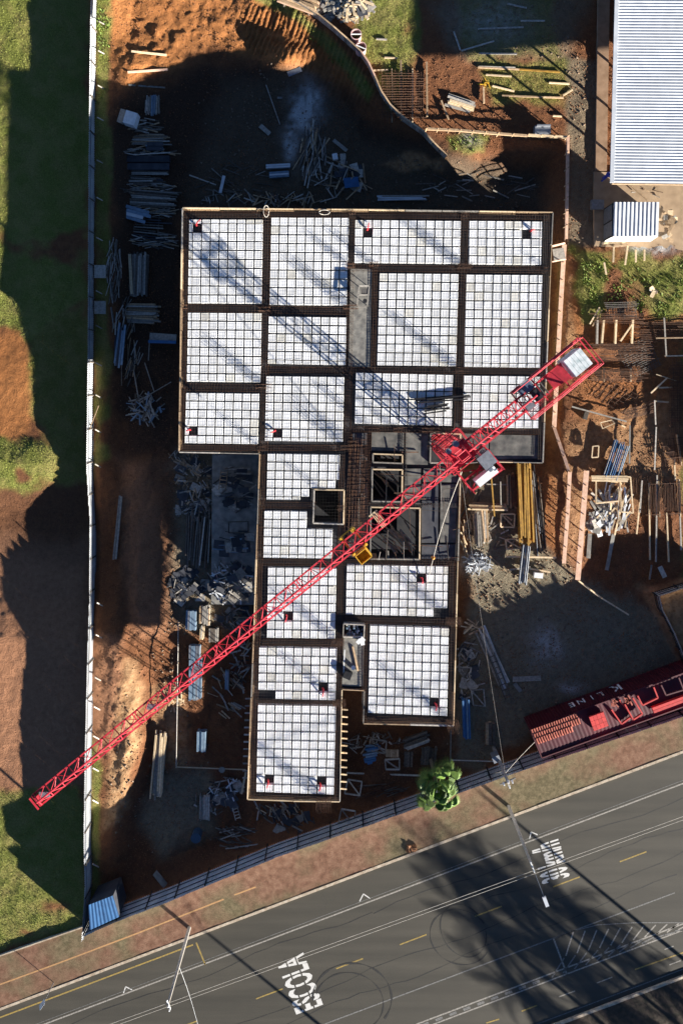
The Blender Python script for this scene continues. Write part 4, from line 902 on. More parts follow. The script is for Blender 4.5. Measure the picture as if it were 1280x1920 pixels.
# big shed
Q = [P(1160, -160, 4.7), P(1900, -160, 5.9), P(1900, 352, 5.9), P(1147, 343, 4.7)]
sh = thing('long_shed', 'long shed with silver ribbed sheet roof at top right', 'shed', P(1250, 150, 0))
corr_roof('roof', Q, None, 88, .03, M['zinc'], sh, along=1)
b = MB(); b.beam(Q[0] + Vector((-.05, 0, .04)), Q[3] + Vector((-.05, 0, .04)), .36, .1); b.build('gutter', M['zinc'], sh)
b = MB(); b.beam(Q[3] - Vector((0, .04, .1)), Q[2] - Vector((0, .04, .1)), .1, .2); b.build('eaves_beam', M['wood'], sh)
for k in range(5):
    p = P(1168, -30 + k * 85, 0); b = MB(); b.beam((p.x, p.y, -.2), (p.x, p.y, 4.6), .18); b.build('post', M['wood'], sh)
    q = P(1500, -30 + k * 85, 0); b = MB(); b.beam((q.x, q.y, -.2), (q.x, q.y, 5.4), .18); b.build('post', M['wood'], sh)
b = MB(); p = P(1200, 0, 0); q = P(1200, 120, 0); b.beam((p.x, p.y, 1.4), (q.x, q.y, 1.4), .2, 3.2); b.build('back_wall', M['concrete'], sh)
b = MB(); b.prism([P(1120, -30), P(1142, -30), P(1136, 320), P(1115, 320)][::-1], -.2, .12); tag(b.build('walkway_slab', mk('reddish_concrete_walk', (.34, .22, .14), (.24, .15, .09), rough=.9, scale=1.5)), 'brown concrete walkway along the long shed', 'walkway')
b = MB(); b.prism([P(1112, 322), P(1290, 330), P(1290, 470), P(1112, 462)][::-1], -.3, .1); tag(b.build('hut_base', mk('sandy_slab', (.42, .30, .19), (.30, .21, .13), rough=.95, scale=1.2)), 'sandy concrete base under the small hut', 'base slab')
for (x0, y0, x1, y1, hh, lb) in ((1440, 770, 1560, 985, 3.0, 'low store added unseen beyond the right edge to shade the bar yard'),):
    t = thing('shade_blocker', lb, 'blocker', P((x0 + x1) / 2, (y0 + y1) / 2, 0)); qq = [P(x0, y0, hh), P(x1, y0, hh), P(x1, y1, hh - .3), P(x0, y1, hh - .3)]; corr_roof('roof', qq, None, 14, .05, M['zinc'], t); walls([Vector((p.x, p.y, hh - .35)) for p in qq], -.4, 0, M['concrete'], t)  # unseen block added for the shadow it throws across the yard
# small hut
hq = [P(1150, 379, 2.7), P(1235, 379, 2.7), P(1233, 442, 2.5), P(1148, 443, 2.5)]
hut = thing('site_hut', 'small hut with pale ribbed roof below the long shed', 'hut', P(1180, 420, .1)); corr_roof('roof', hq, None, 11, .05, M['zinc'], hut)
hb = [Vector((p.x, p.y, 2.45)) for p in hq]
walls(hb, .1, 0, M['white'], hut, 'wall', skip=(3,))
p, q = hb[0], hb[3]
b = MB(); b.beam((p.x + .03, p.y, 1.25), (q.x + .03, q.y, 1.25), .05, 2.3); o = b.build('wall', M['black'], hut)
for a0, a1 in ((.04, .48), (.53, .96)):
    A = p.lerp(q, a0); B = p.lerp(q, a1); b = MB(); b.beam((A.x - .02, A.y, 1.25), (B.x - .02, B.y, 1.25), .05, 2.15); b.build('door', M['grey'], hut)
b = MB(); A = P(1146, 441, 2.5); b.quad(P(1148, 444, 2.45), P(1233, 443, 2.45), P(1218, 453, 2.0), P(1132, 453, 2.0)); b.build('awning', M['white'], hut)
# worker in a blue shirt beside the shed
t = thing('person', 'person in a blue shirt bending beside the long shed', 'person', P(1127, 337, .12))
import bmesh
def person(t):
    base = t.location
    J = {'pel': (0, 0, .92, .15), 'ch': (.18, .12, 1.3, .18), 'nk': (.26, .18, 1.46, .07), 'hd': (.32, .22, 1.58, .11), 'la': (.1, .34, 1.28, .06), 'le': (.28, .42, 1.05, .05), 'lh': (.45, .4, .9, .045), 'ra': (.3, -.08, 1.28, .06), 're': (.46, -.1, 1.05, .05), 'rh': (.58, .05, .9, .045), 'lk': (.06, .12, .5, .08), 'lf': (0, .13, .06, .06), 'lt': (.16, .15, .04, .045), 'rk': (.04, -.12, .5, .08), 'rf': (-.06, -.14, .06, .06), 'rt': (.1, -.16, .04, .045)}
    E = [('pel', 'ch'), ('ch', 'nk'), ('nk', 'hd'), ('ch', 'la'), ('la', 'le'), ('le', 'lh'), ('ch', 'ra'), ('ra', 're'), ('re', 'rh'), ('pel', 'lk'), ('lk', 'lf'), ('lf', 'lt'), ('pel', 'rk'), ('rk', 'rf'), ('rf', 'rt')]
    ks = list(J); me = bpy.data.meshes.new('body'); me.from_pydata([J[k][:3] for k in ks], [(ks.index(a), ks.index(c)) for a, c in E], [])
    o = bpy.data.objects.new('body', me); COL.objects.link(o); o.parent = t
    sm = o.modifiers.new('Skin', 'SKIN'); 
    for i, k in enumerate(ks): me.skin_vertices[0].data[i].radius = (J[k][3], J[k][3])
    me.skin_vertices[0].data[0].use_root = True
    o.modifiers.new('Subdivision', 'SUBSURF').levels = 1; me.materials.append(M['blueplastic'])
    b = MB(); c = Vector(J['hd'][:3]) + base
    for k in range(4): b.tube(c + Vector((0, 0, -.1 + k * .06)), c + Vector((0, 0, -.04 + k * .06)), [.08, .11, .115, .09][k], 10, [.11, .115, .09, .03][k])
    h = b.build('head', M['skin'], t); b = MB(); b.tube(c + Vector((0, 0, .06)), c + Vector((0, 0, .15)), .13, 10, .07); b.build('helmet', M['white'], h)
    for s, j in (('l', J['lh']), ('r', J['rh'])):
        b = MB(); c = Vector(j[:3]) + base; b.box(c, (.09, .08, .04), .2)
        for f in range(4): b.tube(c + Vector((.04, -.03 + f * .02, 0)), c + Vector((.1, -.03 + f * .02, -.03)), .011, 5)
        b.tube(c + Vector((0, .04, 0)), c + Vector((.05, .07, -.02)), .012, 5); b.build('hand', M['skin'], t)
person(t)

# ------------------------------------------------------------------ timber, scrap and steel lying about
ubox = MB(); ubox.box((0, 0, 0), (1, 1, 1))
UB = {}
def unit(mat):
    if mat.name not in UB: UB[mat.name] = ubox.mesh('plank'); UB[mat.name].materials.append(mat)
    return UB[mat.name]
uc = MB(); uc.tube((-.5, 0, 0), (.5, 0, 0), .5, 7); UC = {}
def unitc(mat):
    if mat.name not in UC: UC[mat.name] = uc.mesh('pipe'); UC[mat.name].materials.append(mat)
    return UC[mat.name]
def piece(name, me, parent, p, q, w, h):
    """a stick from p to q (world) as a child of parent"""
    d = q - p; o = link(name, me, parent); x = d.normalized(); up = Vector((0, 0, 1)); y = up.cross(x).normalized(); z = x.cross(y)
    m = Matrix((x, y, z)).transposed(); o.rotation_euler = m.to_euler(); o.scale = (d.length, w, h); o.location = (p + q) / 2 - parent_loc(parent); return o
def one(label, x0, y0, x1, y1, w=.14, mat='wood', dz=.08, h=.06, name='plank', cat='plank', z1=None):
    p = G(x0, y0, dz); q = G(x1, y1, dz if z1 is None else z1); d = q - p; o = link(name, unit(M[mat])); x = d.normalized(); y = Vector((0, 0, 1)).cross(x).normalized(); z = x.cross(y)
    o.rotation_euler = Matrix((x, y, z)).transposed().to_euler(); o.scale = (d.length, w, h); o.location = (p + q) / 2; tag(o, label, cat); return o
def stack(label, cx, cy, Lpx, Wpx, rot, n, layers, mats, jit=.08, name='timber_stack', cat='timber stack', part='plank', tube=False, lift=.08, bearers=True, group=None, fill=.86, hgt=None):
    """Lpx along the pieces, Wpx across; rot in degrees, 0 = pieces lie left-right"""
    base = G(cx, cy); t = thing(name, label, cat, base, group); a = math.radians(rot); e = Vector((math.cos(a), math.sin(a), 0)); nn = Vector((-e.y, e.x, 0)); k = H / F
    L_ = Lpx * k; W_ = Wpx * k; w = W_ / n; th = hgt or min(.12, w * .8)
    if bearers:
        for s in (-.33, .33): piece('bearer', unit(M['wooddark']), t, base + e * L_ * s - nn * W_ * .55 + Vector((0, 0, lift / 2)), base + e * L_ * s + nn * W_ * .55 + Vector((0, 0, lift / 2)), .09, lift)
    for l in range(layers):
        for i in range(n):
            if l == layers - 1 and layers > 1 and random.random() < .25: continue
            c = base + nn * ((i + .5) / n - .5) * W_ + Vector((0, 0, lift + th * (l + .5) + random.uniform(0, .02))); s = random.uniform(-jit, jit) * L_; ll = L_ * random.uniform(1 - jit * 1.6, 1 + jit * .6); da = random.uniform(-1, 1) * jit * .35
            ee = Vector((math.cos(a + da), math.sin(a + da), 0)); mt = M[random.choice(mats)]
            piece(part, unitc(mt) if tube else unit(mt), t, c + e * s - ee * ll / 2, c + e * s + ee * ll / 2, w * fill, th if not tube else w * fill)
    return t
def heap(label, cx, cy, rx, ry, n, mats, lmin=.4, lmax=1.6, hgt=.7, name='scrap_heap', cat='scrap heap', part='scrap_piece', rot=None, spread=3.14, w=(.06, .16), sheets=0, group=None):
    base = G(cx, cy); t = thing(name, label, cat, base, group); k = H / F
    for i in range(n):
        r = math.sqrt(random.random()); th = random.uniform(0, 6.283); dx = rx * r * math.cos(th); dy = ry * r * math.sin(th)
        z = gz(cx + dx, cy + dy); z = z + .05 + hgt * (1 - r) * random.random(); c = P(cx + dx, cy + dy, z); a = (math.radians(rot) if rot is not None else 0) + random.uniform(-spread, spread) * (.5 if rot is None else 1); l = random.uniform(lmin, lmax)
        tilt = random.uniform(-.25, .25) * (1 - r * .5); e = Vector((math.cos(a), math.sin(a), tilt)).normalized()
        if i < sheets: piece('scrap_sheet', unit(M[random.choice(['plydark', 'plydark', 'woodgrey'])]), t, c - e * .5, c + e * .5, random.uniform(.5, 1.0), .02)
        else: piece(part, unit(M[random.choice(mats)]), t, c - e * l / 2, c + e * l / 2, random.uniform(*w), random.uniform(.025, .07))
    return t
GW = ['woodgrey', 'woodgrey', 'wood', 'wooddark']
# --- left corridor, top to bottom
one('pale plank lying on lit soil at upper left, topmost of three', 247, 97, 313, 104, .2, 'woodpale'); one('plank at the shadow edge, middle of three at upper left', 240, 136, 315, 131, .2, 'woodpink'); one('plank in shade, lowest of three at upper left', 242, 160, 310, 165, .16, 'woodgrey')
stack('upright pile of short pale battens at upper left in shade', 287, 198, 36, 27, 88, 9, 3, ['woodgrey', 'bluesteel', 'woodgrey'], .12, fill=.7)
b = MB(); p = G(250, 228); b.box(p + Vector((0, 0, .55)), (1.15, 1.25, 1.0), -.3); t = thing('water_tank', 'white boxy tank with brown lid beside the battens', 'tank', p); b.build('body', M['white'], t); b = MB(); b.box(p + Vector((-.95, .32, .35)), (.55, 1.35, .7), -.3); b.build('side_crate', M['woodgrey'], t)
stack('loose horizontal stack of grey planks below the white tank', 276, 262, 78, 22, 0, 9, 2, GW, .12); stack('small dark blue panel pile on the grey planks', 292, 277, 32, 16, 0, 2, 3, ['plydark', 'bluesteel'], .05, name='panel_stack', cat='panel stack', part='panel', lift=.25)
stack('dark plywood panel stack with protruding timber ends', 280, 308, 84, 28, 0, 2, 5, ['plydark'], .02, name='panel_stack', cat='panel stack', part='panel'); stack('row of thin battens under the dark plywood stack', 282, 325, 84, 8, -2, 3, 1, GW, .1)
stack('tangled planks below the dark plywood stack', 268, 340, 70, 18, -3, 6, 2, ['woodgrey', 'wooddark', 'plydark'], .2); one('long grey plank above the dark plywood stack', 255, 293, 322, 289, .12, 'woodgrey', .5)
stack('wide stack of long dark planks left of the slab corner', 282, 374, 98, 32, -3, 10, 2, ['wooddark', 'woodgrey', 'wooddark'], .1)
stack('five pale bluish boards fanned over the dark planks', 258, 404, 46, 26, -17, 4, 1, ['bluesteel', 'zinc'], .12, lift=.4, fill=.95)
stack('rack of dark panels with battens sticking out to the right', 272, 432, 78, 56, -5, 11, 1, ['wooddark', 'woodgrey', 'plydark'], .16, fill=.45)
heap('long tangle of thin sticks beside the grass strip', 214, 510, 14, 56, 60, ['woodgrey', 'wooddark', 'woodgrey'], .8, 2.4, .4, rot=85, spread=.3, w=(.04, .08), part='stick', name='stick_pile', cat='stick pile')
stack('upright stack of planks with one pale board on its left', 262, 516, 80, 36, 88, 9, 3, ['woodgrey', 'wooddark'], .05); one('pale greenish board on the left side of the upright stack', 246, 478, 250, 552, .28, 'woodpale', .5)
stack('broad stack of grey planks lying left to right', 258, 588, 80, 38, -2, 10, 3, ['woodgrey', 'woodgrey', 'wood'], .08)
for y, lab in ((510, 'upper square board leaning by the left fence'), (577, 'lower square board leaning by the left fence')):
    b = MB(); b.box(G(190, y, .3), (1.1, 1.25, .06)); tag(b.build('board', M['woodgrey']), lab, 'board')
stack('dark bluish planks lying upright beside the grass strip', 221, 650, 78, 28, 83, 7, 2, ['plydark', 'bluesteel', 'wooddark'], .1)
one('narrow stick below the broad grey stack, left one', 253, 645, 254, 682, .1, 'woodgrey'); one('narrow stick below the broad grey stack, right one', 281, 640, 279, 676, .1, 'woodgrey'); one('thin slanting batten above the debris heap, left', 249, 680, 260, 745, .1, 'woodgrey'); one('thin slanting batten above the debris heap, right', 272, 680, 290, 735, .1, 'woodgrey')
one('plywood ramp leading to the slab rim', 284, 633, 336, 637, .9, 'woodgrey', .6, .05, 'ramp', 'ramp', z1=1.2); one('blue edge sheet on the ramp', 282, 641, 336, 643, .3, 'bluesheet', .7, .04, 'sheet', 'sheet', z1=1.3)
heap('round heap of grey timber scraps in the left corridor', 274, 766, 32, 26, 70, ['woodgrey', 'bluesteel', 'woodgrey', 'wooddark'], .5, 1.7, .8); one('long thin pole crossing the round heap', 262, 752, 324, 716, .08, 'woodgrey', .6)
stack('pair of long pale planks lying alone on the soil track', 222, 988, 122, 8, 84.5, 2, 1, ['woodgrey'], .02, bearers=False); one('tan stick leaning against the left fence', 188, 760, 174, 806, .08, 'wood', .4, z1=1.0)
for k, (x, y, rx, ry, n, lb) in enumerate(((268, 235, 30, 14, 26, 'loose sticks between the tank and the grey planks'), (278, 285, 46, 8, 22, 'battens poking out above the dark plywood stack'), (270, 352, 50, 12, 40, 'splintered laths between the tangled and long planks'), (278, 395, 52, 12, 34, 'laths showing around the pale bluish boards'), (285, 450, 44, 16, 40, 'broken laths at the foot of the dark rack'), (230, 600, 24, 30, 26, 'sticks left of the broad grey stack'), (245, 690, 22, 40, 22, 'thin laths on the dark soil below the ramp'))):
    heap(lb, x, y, rx, ry, n, ['woodgrey', 'wooddark', 'wood', 'woodgrey'], .8, 2.6, .35, rot=-2 if k < 5 else 80, spread=.35, w=(.05, .13), name='lath_pile', cat='lath pile', part='lath')
# --- yard left of the lower wing
b = MB(); b.prism([P(398, 852, -.2), P(487, 852, -.2), P(476, 1134, -.2), P(396, 1133, -.2)][::-1], -1.6, -.2); tag(b.build('floor_slab', M['concrete']), 'blue-grey concrete floor slab in shade left of the lower wing', 'floor slab'); SURF.append(([(398, 852), (487, 852), (476, 1134), (396, 1133)], -.2))
heap('upper debris heap left of the shaded floor slab', 362, 905, 34, 50, 110, ['woodgrey', 'wooddark', 'wood'], .3, 1.2, .5, sheets=10)
stack('upright dark timbers beside the shaded floor slab', 372, 1010, 96, 48, 86, 11, 2, ['wooddark', 'woodgrey', 'wooddark'], .14, fill=.6)
heap('lower debris heap of broken panels left of the floor slab', 352, 1100, 34, 32, 60, ['woodgrey', 'wooddark'], .3, 1.2, .5, sheets=26)
heap('dense rubbish heap at the foot of the floor slab', 432, 1092, 42, 40, 110, ['woodgrey', 'zinc', 'woodgrey', 'wooddark'], .25, 1.2, .9, sheets=24)
heap('dark planks and panels piled on the middle of the floor slab', 440, 915, 34, 42, 55, ['wooddark', 'plydark', 'woodgrey'], .5, 1.8, .9, rot=5, spread=.6, sheets=14)
heap('dark panels at the lower end of the floor slab', 440, 1020, 36, 22, 22, ['plydark', 'bluesteel'], .6, 1.6, .4, rot=0, spread=.3, sheets=12)
def ladder(label, x0, y0, x1, y1, w, n, mat='wood', dz=.15):
    p = G(x0, y0, dz); q = G(x1, y1, dz); t = thing('ladder', label, 'ladder', p); e = (q - p).normalized(); nn = Vector((-e.y, e.x, 0))
    for s in (-1, 1): piece('rail', unit(M[mat]), t, p + nn * s * w / 2, q + nn * s * w / 2, .07, .07)
    for k in range(n): c = p.lerp(q, (k + .5) / n); piece('rung', unit(M[mat]), t, c - nn * w / 2, c + nn * w / 2, .06, .05)
heap('chips and laths under the slab rim beside the floor slab', 345, 860, 26, 18, 60, ['woodgrey', 'wooddark', 'wood'], .3, 1.1, .3, part='lath'); heap('dark scrap between the debris heap and the upright timbers', 366, 955, 34, 18, 60, ['woodgrey', 'wooddark'], .3, 1.2, .4, sheets=8, part='lath'); heap('lath tangle right of the steel decks', 440, 1165, 34, 24, 50, ['wooddark', 'woodgrey', 'wood'], .5, 1.8, .3, sheets=8, part='lath'); heap('laths along the wing edge below the jib', 452, 1240, 16, 60, 40, ['wooddark', 'wood', 'woodgrey'], .5, 1.6, .3, part='lath'); heap('chips below the long white pole', 400, 1500, 40, 30, 36, ['woodgrey', 'wooddark'], .3, 1.2, .2, sheets=6, part='lath'); heap('laths under the street end of the wing', 520, 1522, 50, 14, 44, ['wooddark', 'woodgrey', 'woodpale'], .4, 1.6, .3, rot=-60, spread=.7, part='lath'); heap('broken boards around the trestles', 700, 1395, 50, 20, 40, ['wooddark', 'woodgrey'], .4, 1.6, .2, part='lath'); heap('chips under the upper slab rim, left half', 500, 375, 120, 10, 70, ['wooddark', 'woodgrey', 'wood'], .4, 1.8, .2, part='lath')
heap('lath litter on the gravel beside the slab edge', 880, 940, 20, 60, 46, ['woodgrey', 'wood', 'wooddark'], .4, 1.5, .2, rot=85, spread=.6, part='lath'); heap('offcuts around the square timber frames', 935, 1000, 34, 34, 36, ['woodgrey', 'wooddark', 'wood'], .4, 1.4, .15, part='lath'); heap('boards and sheets in shade beside the lower slab edge', 878, 1260, 22, 60, 50, ['wooddark', 'woodgrey'], .4, 1.5, .3, sheets=10, part='lath')
ladder('wooden ladder lying on the shaded floor slab', 424, 880, 420, 915, .65, 5, 'wood', 1.0)
def frame(label, pts, mat='woodpale', diag=True, w=.12, dz=.25, h=.12):
    Ps = [G(*p, dz) for p in pts]; t = thing('timber_frame', label, 'timber frame', Ps[0] - Vector((0, 0, dz)))  # open rectangle of timbers, a plain frame
    for i in range(4): piece('frame_member', unit(M[mat]), t, Ps[i], Ps[(i + 1) % 4], w, h)
    if diag: piece('diagonal', unit(M[mat]), t, Ps[0], Ps[2], w, h * .8)
frame('dark rectangular frame on the shaded floor slab', [(432, 975), (468, 974), (468, 995), (432, 995)], 'wooddark', False, .1, 1.0)
BS = ['bluesteel', 'bluesteel', 'grey']
stack('upper stack of blue-grey steel decks left of the wing', 360, 1160, 36, 20, 88, 5, 4, BS, .02, 'deck_stack', 'deck stack', 'steel_deck', fill=.9); stack('steel deck stack partly under the jib, upper half', 367, 1219, 26, 21, 88, 5, 5, BS, .03, 'deck_stack', 'deck stack', 'steel_deck'); stack('long steel deck stack crossed by the jib', 368, 1270, 76, 24, 89, 6, 4, BS, .04, 'deck_stack', 'deck stack', 'steel_deck')
stack('slim steel deck stack right of the jib', 427, 1272, 36, 8, 89, 2, 4, BS, .02, 'deck_stack', 'deck stack', 'steel_deck'); stack('small sunlit steel deck stack below the jib', 381, 1382, 38, 17, 89, 4, 6, ['bluesteel'], .02, 'deck_stack', 'deck stack', 'steel_deck', lift=.3)
stack('grey batten rack right of the upper steel decks', 385, 1152, 34, 20, 88, 7, 3, GW, .08); stack('pale battens below the grey rack', 380, 1185, 26, 9, 86, 4, 2, ['woodpale', 'woodgrey'], .1); stack('dark batten stack between the decks and the wing', 402, 1188, 26, 18, 89, 6, 3, ['woodgrey', 'wooddark'], .05)
stack('sunlit bundle of long pale planks at lower left', 300, 1428, 118, 22, 86, 6, 4, ['woodpale', 'woodpale', 'woodgrey'], .06, lift=.25)
heap('broken stakes on the bright soil bank', 325, 1310, 22, 26, 26, ['woodpale', 'wood'], .3, .9, .3); heap('loose battens on the sunlit soil right of the jib', 425, 1300, 30, 50, 26, ['wood', 'woodgrey'], .8, 2.0, .15, rot=-40, spread=.5)
one('long white pole lying toward the wing with an oval plate', 332, 1433, 462, 1438, .1, 'woodpale', .5); b = MB(); b.tube(G(418, 1437, .6), G(418, 1437, .66), .3, 14, .3); tag(b.build('oval_plate', M['concrete']), 'pale oval plate on the long white pole', 'plate')
b = MB(); a0 = G(338, 1160, .8); a1 = G(334, 1432, .8); b.tube(a0, a1, .04, 5); t = thing('string_line', 'taut string line on stakes along the soil bank', 'string line', G(334, 1432)); b.build('string', M['rope'], t)
for y in (1165, 1240, 1310, 1430): b = MB(); p = G(337 - (y - 1160) * .012, y); b.tube(p, p + Vector((0, 0, .9)), .04, 5); b.build('stake', M['wood'], t)
heap('scrap timber behind the lower left wing corner', 425, 1478, 30, 24, 46, ['woodgrey', 'zinc', 'wooddark'], .4, 1.3, .4, sheets=8); stack('grey plank stack near the dark drum', 385, 1512, 46, 20, 89, 5, 3, ['woodgrey'], .06); one('board leaning on the wing corner', 463, 1440, 455, 1480, .2, 'woodpale', .8)
ladder('short ladder lying below the wing corner', 441, 1512, 447, 1535, .5, 4, 'woodgrey'); b = MB(); p = G(371, 1560); b.tube(p, p + Vector((0, 0, .95)), .48, 12); b.tube(p + Vector((0, 0, .95)), p + Vector((0, 0, 1.0)), .5, 12); tag(b.build('water_drum', mk('dark_blue_drum', (.05, .09, .14), rough=.4)), 'dark blue drum standing alone in the lower left shade', 'drum')
heap('flat pile of dark battens near the street fence', 448, 1572, 32, 24, 34, ['woodgrey', 'wooddark'], .8, 2.6, .3, rot=-8, spread=.45, w=(.05, .1)); heap('dark boards scattered under the wing edge', 545, 1535, 45, 25, 36, ['wooddark', 'woodgrey', 'plydark'], .5, 2.2, .4, rot=-55, spread=.6, sheets=8)
one('grey plank leaning on the street fence', 292, 1632, 312, 1657, .6, 'concrete', .3, .08, 'slab_piece', 'slab piece')
# --- between the wings, along the street fence
stack('pile of light blue boards in the lower middle', 697, 1412, 30, 36, 10, 8, 2, ['bluesheet', 'bluesteel'], .18, fill=.8, lift=.1); frame('grey square timber frame beside the blue boards', [(694, 1383), (724, 1387), (722, 1410), (691, 1405)], 'woodgrey', True, .12)
stack('reddish slatted pallet right of the blue boards', 735, 1411, 14, 24, 88, 6, 1, ['wood'], .02, 'pallet', 'pallet', 'slat'); frame('open timber crate right of the blue boards', [(721, 1422), (748, 1420), (748, 1440), (723, 1440)], 'woodgrey'); stack('dark slatted rack left of the palm', 765, 1422, 28, 16, 88, 5, 1, ['wooddark'], .03, 'pallet', 'pallet', 'slat')
stack('upper sloping stack of dark planks above the palm', 780, 1386, 50, 22, 20, 6, 3, ['wooddark', 'woodgrey'], .08); stack('upright dark planks just above the palm', 803, 1415, 34, 28, 84, 6, 2, ['wooddark'], .06); one('long dark rail across the lower middle shade', 650, 1444, 790, 1449, .14, 'woodgrey', .5); one('dark pole from the slab edge to the fence', 843, 1364, 842, 1435, .1, 'woodgrey', .6); one('thin rail left of the utility pole', 842, 1417, 935, 1420, .08, 'woodgrey', .8)
for k, (x, y) in enumerate(((652, 1455), (640, 1510))): frame(['grey trestle right of the street wing', 'lower grey trestle below the street wing'][k], [(x, y), (x + 26, y + 4), (x + 22, y + 30), (x - 6, y + 26)], 'woodgrey', True, .1, .6)
heap('rusty bar bundle in shade below the trestles', 715, 1480, 40, 14, 24, ['rust', 'wooddark'], 1.2, 2.8, .2, rot=16, spread=.2, w=(.04, .07), name='bar_bundle', cat='bar bundle', part='bar')
# --- gravel yard right of the lower wing
YB = ['yellow']
stack('long stack of yellow formwork beams in the gravel yard', 981, 940, 146, 26, 91.5, 8, 4, YB, .06, 'beam_stack', 'beam stack', 'beam', hgt=.2); stack('brown planks left of the yellow beams', 960, 920, 60, 15, 91, 4, 3, ['wood', 'rust'], .08); stack('single brown plank pair left of the brown planks', 951, 918, 58, 6, 91, 2, 2, ['wooddark', 'wood'], .04)
stack('dark steel tubes right of the yellow beams', 1007, 955, 140, 18, 96, 6, 1, ['grey', 'wooddark', 'black'], .12, 'tube_stack', 'tube stack', 'tube', True)
stack('horizontal timbers in the gravel yard', 913, 949, 68, 14, -2, 4, 3, ['woodpale', 'wood'], .08); stack('upright weathered timbers below the horizontal ones', 900, 985, 66, 28, 94, 8, 2, ['woodgrey', 'wood', 'wooddark'], .12)
one('tall yellowish pole lying across the horizontal timbers', 918, 892, 924, 966, .13, 'yellow', .6); one('thin pale pole near the yellow beams', 936, 902, 937, 948, .1, 'woodgrey', .4); one('short cross timber at the top of the yard', 910, 907, 950, 908, .12, 'woodgrey', .3)
frame('upper square pale timber frame with diagonal', [(938, 963), (963, 963), (962, 988), (937, 987)], 'woodpale', True, .13); frame('lower pale timber frame with diagonal by the beam ends', [(946, 1011), (970, 1009), (974, 1027), (948, 1029)], 'woodpale', True, .12)
stack('bundle of long steel pipes below the yellow beams', 979, 1056, 72, 16, 84, 5, 2, ['bluesteel', 'grey'], .03, 'pipe_bundle', 'pipe bundle', 'pipe', True, lift=.5)
one('pale timber lying under the pipe bundle', 947, 1042, 1040, 1044, .16, 'woodpale', .3, .14); one('second timber under the lower end of the pipes', 954, 1067, 992, 1062, .14, 'woodgrey', .25, .12); one('tan timber right of the pipe ends', 990, 1065, 1030, 1072, .14, 'woodpale', .2); one('short weathered board lying diagonally on gravel', 917, 1042, 949, 1071, .13, 'wood')
b = MB(); b.box(G(1007, 1077, .22), (.85, .5, .4), -.1); tag(b.build('junction_box', M['white']), 'small white box on gravel near the pipe ends', 'box')
heap('white heap of steel offcuts beside the slab edge', 893, 1056, 26, 18, 110, ['zinc', 'grey', 'zinc'], .25, .9, .6, part='offcut', w=(.04, .09)); heap('slanting timbers leaning at the slab edge', 872, 1010, 8, 34, 16, ['woodpale', 'wood'], .8, 2.2, .5, rot=-75, spread=.3)
stack('slanting plank stack in the shaded yard', 922, 1233, 116, 22, -66, 5, 2, ['woodgrey', 'woodgrey', 'zinc'], .1); heap('crossed offcuts at the top of the slanting stack', 888, 1178, 18, 12, 14, ['woodpale', 'wood'], .5, 1.8, .3, rot=20, spread=1.2)
ladder('dark ladder lying beside the slanting planks', 918, 1222, 950, 1305, .6, 8, 'wooddark', .5)
frame('tilted square frame in shade beside the slab', [(866, 1213), (880, 1222), (871, 1238), (857, 1228)], 'woodgrey', False, .1); frame('small frame below the tilted one', [(858, 1248), (882, 1250), (880, 1260), (860, 1258)], 'woodgrey', False, .1); frame('slatted grey frame above the blue deck', [(882, 1292), (905, 1290), (908, 1322), (886, 1320)], 'woodgrey', True, .1)
stack('bright blue steel deck stack at the lower yard', 872, 1343, 72, 14, 92, 4, 5, ['bluesheet', 'bluesteel'], .03, 'deck_stack', 'deck stack', 'steel_deck'); stack('brown panel stack beside the utility pole', 917, 1372, 40, 18, 91, 3, 4, ['wood', 'wooddark'], .03, 'panel_stack', 'panel stack', 'panel')
one('grey plank lying flat in the shaded yard', 960, 1273, 1013, 1271, .5, 'woodgrey', .06); one('short pale plank end in the shaded yard', 963, 1280, 975, 1296, .4, 'concrete', .1)

# ------------------------------------------------------------------ right side: guard rails, bar mats, pipes, timber
def guard(label, pts, hgt=1.1, w=.34, mat='woodpink', step=1.5, rails=(.55,), name='guard_rail', cat='guard rail', board=True):
    Ps = [G(*p) for p in pts]; t = thing(name, label, cat, Ps[0])
    for a, c in zip(Ps[:-1], Ps[1:]):
        up = Vector((0, 0, hgt)); d = c - a
        if board: piece('top_board', unit(M[mat]), t, a + up, c + up, w, .05)
        for r in rails: piece('rail', unit(M[mat]), t, a + Vector((0, 0, r)), c + Vector((0, 0, r)), .05, .16)
        n = max(1, round(d.length / step))
        for k in range(n):
            p = a.lerp(c, k / n); b = MB(); b.beam(p - Vector((0, 0, .2)), p + Vector((0, 0, hgt + .25)), .08); b.build('post', M['wood'], t)
    return t
guard('pink-topped board guard rail running down the right of the slab', [(1058, 262), (1057, 350), (1055, 452)], 1.1, .22); guard('long pink board guard rail right of the slab edge', [(1052, 462), (1046, 560), (1039, 690), (1033, 800)], .9, .42)
guard('slanting guard rail where the path bends', [(1033, 800), (1060, 880)], .9, .3); guard('pink guard rail left of the soil ramp', [(1062, 882), (1058, 960), (1051, 1052)], .9, .36); guard('broad pink guard rail right of the soil ramp', [(1092, 880), (1086, 960), (1076, 1082)], 1.0, .5)
guard('thin pale guard rail running down to the gravel yard', [(1078, 1084), (1120, 1116), (1172, 1148)], .8, .14, 'woodpale'); guard('orange barrier rail along the upper bank', [(797, 247), (860, 250), (930, 256), (985, 260)], .9, .2, 'wood', 1.2); guard('white guard rail at the upper right pit corner', [(985, 259), (1058, 263)], 1.0, .16, 'woodpale', 1.2)
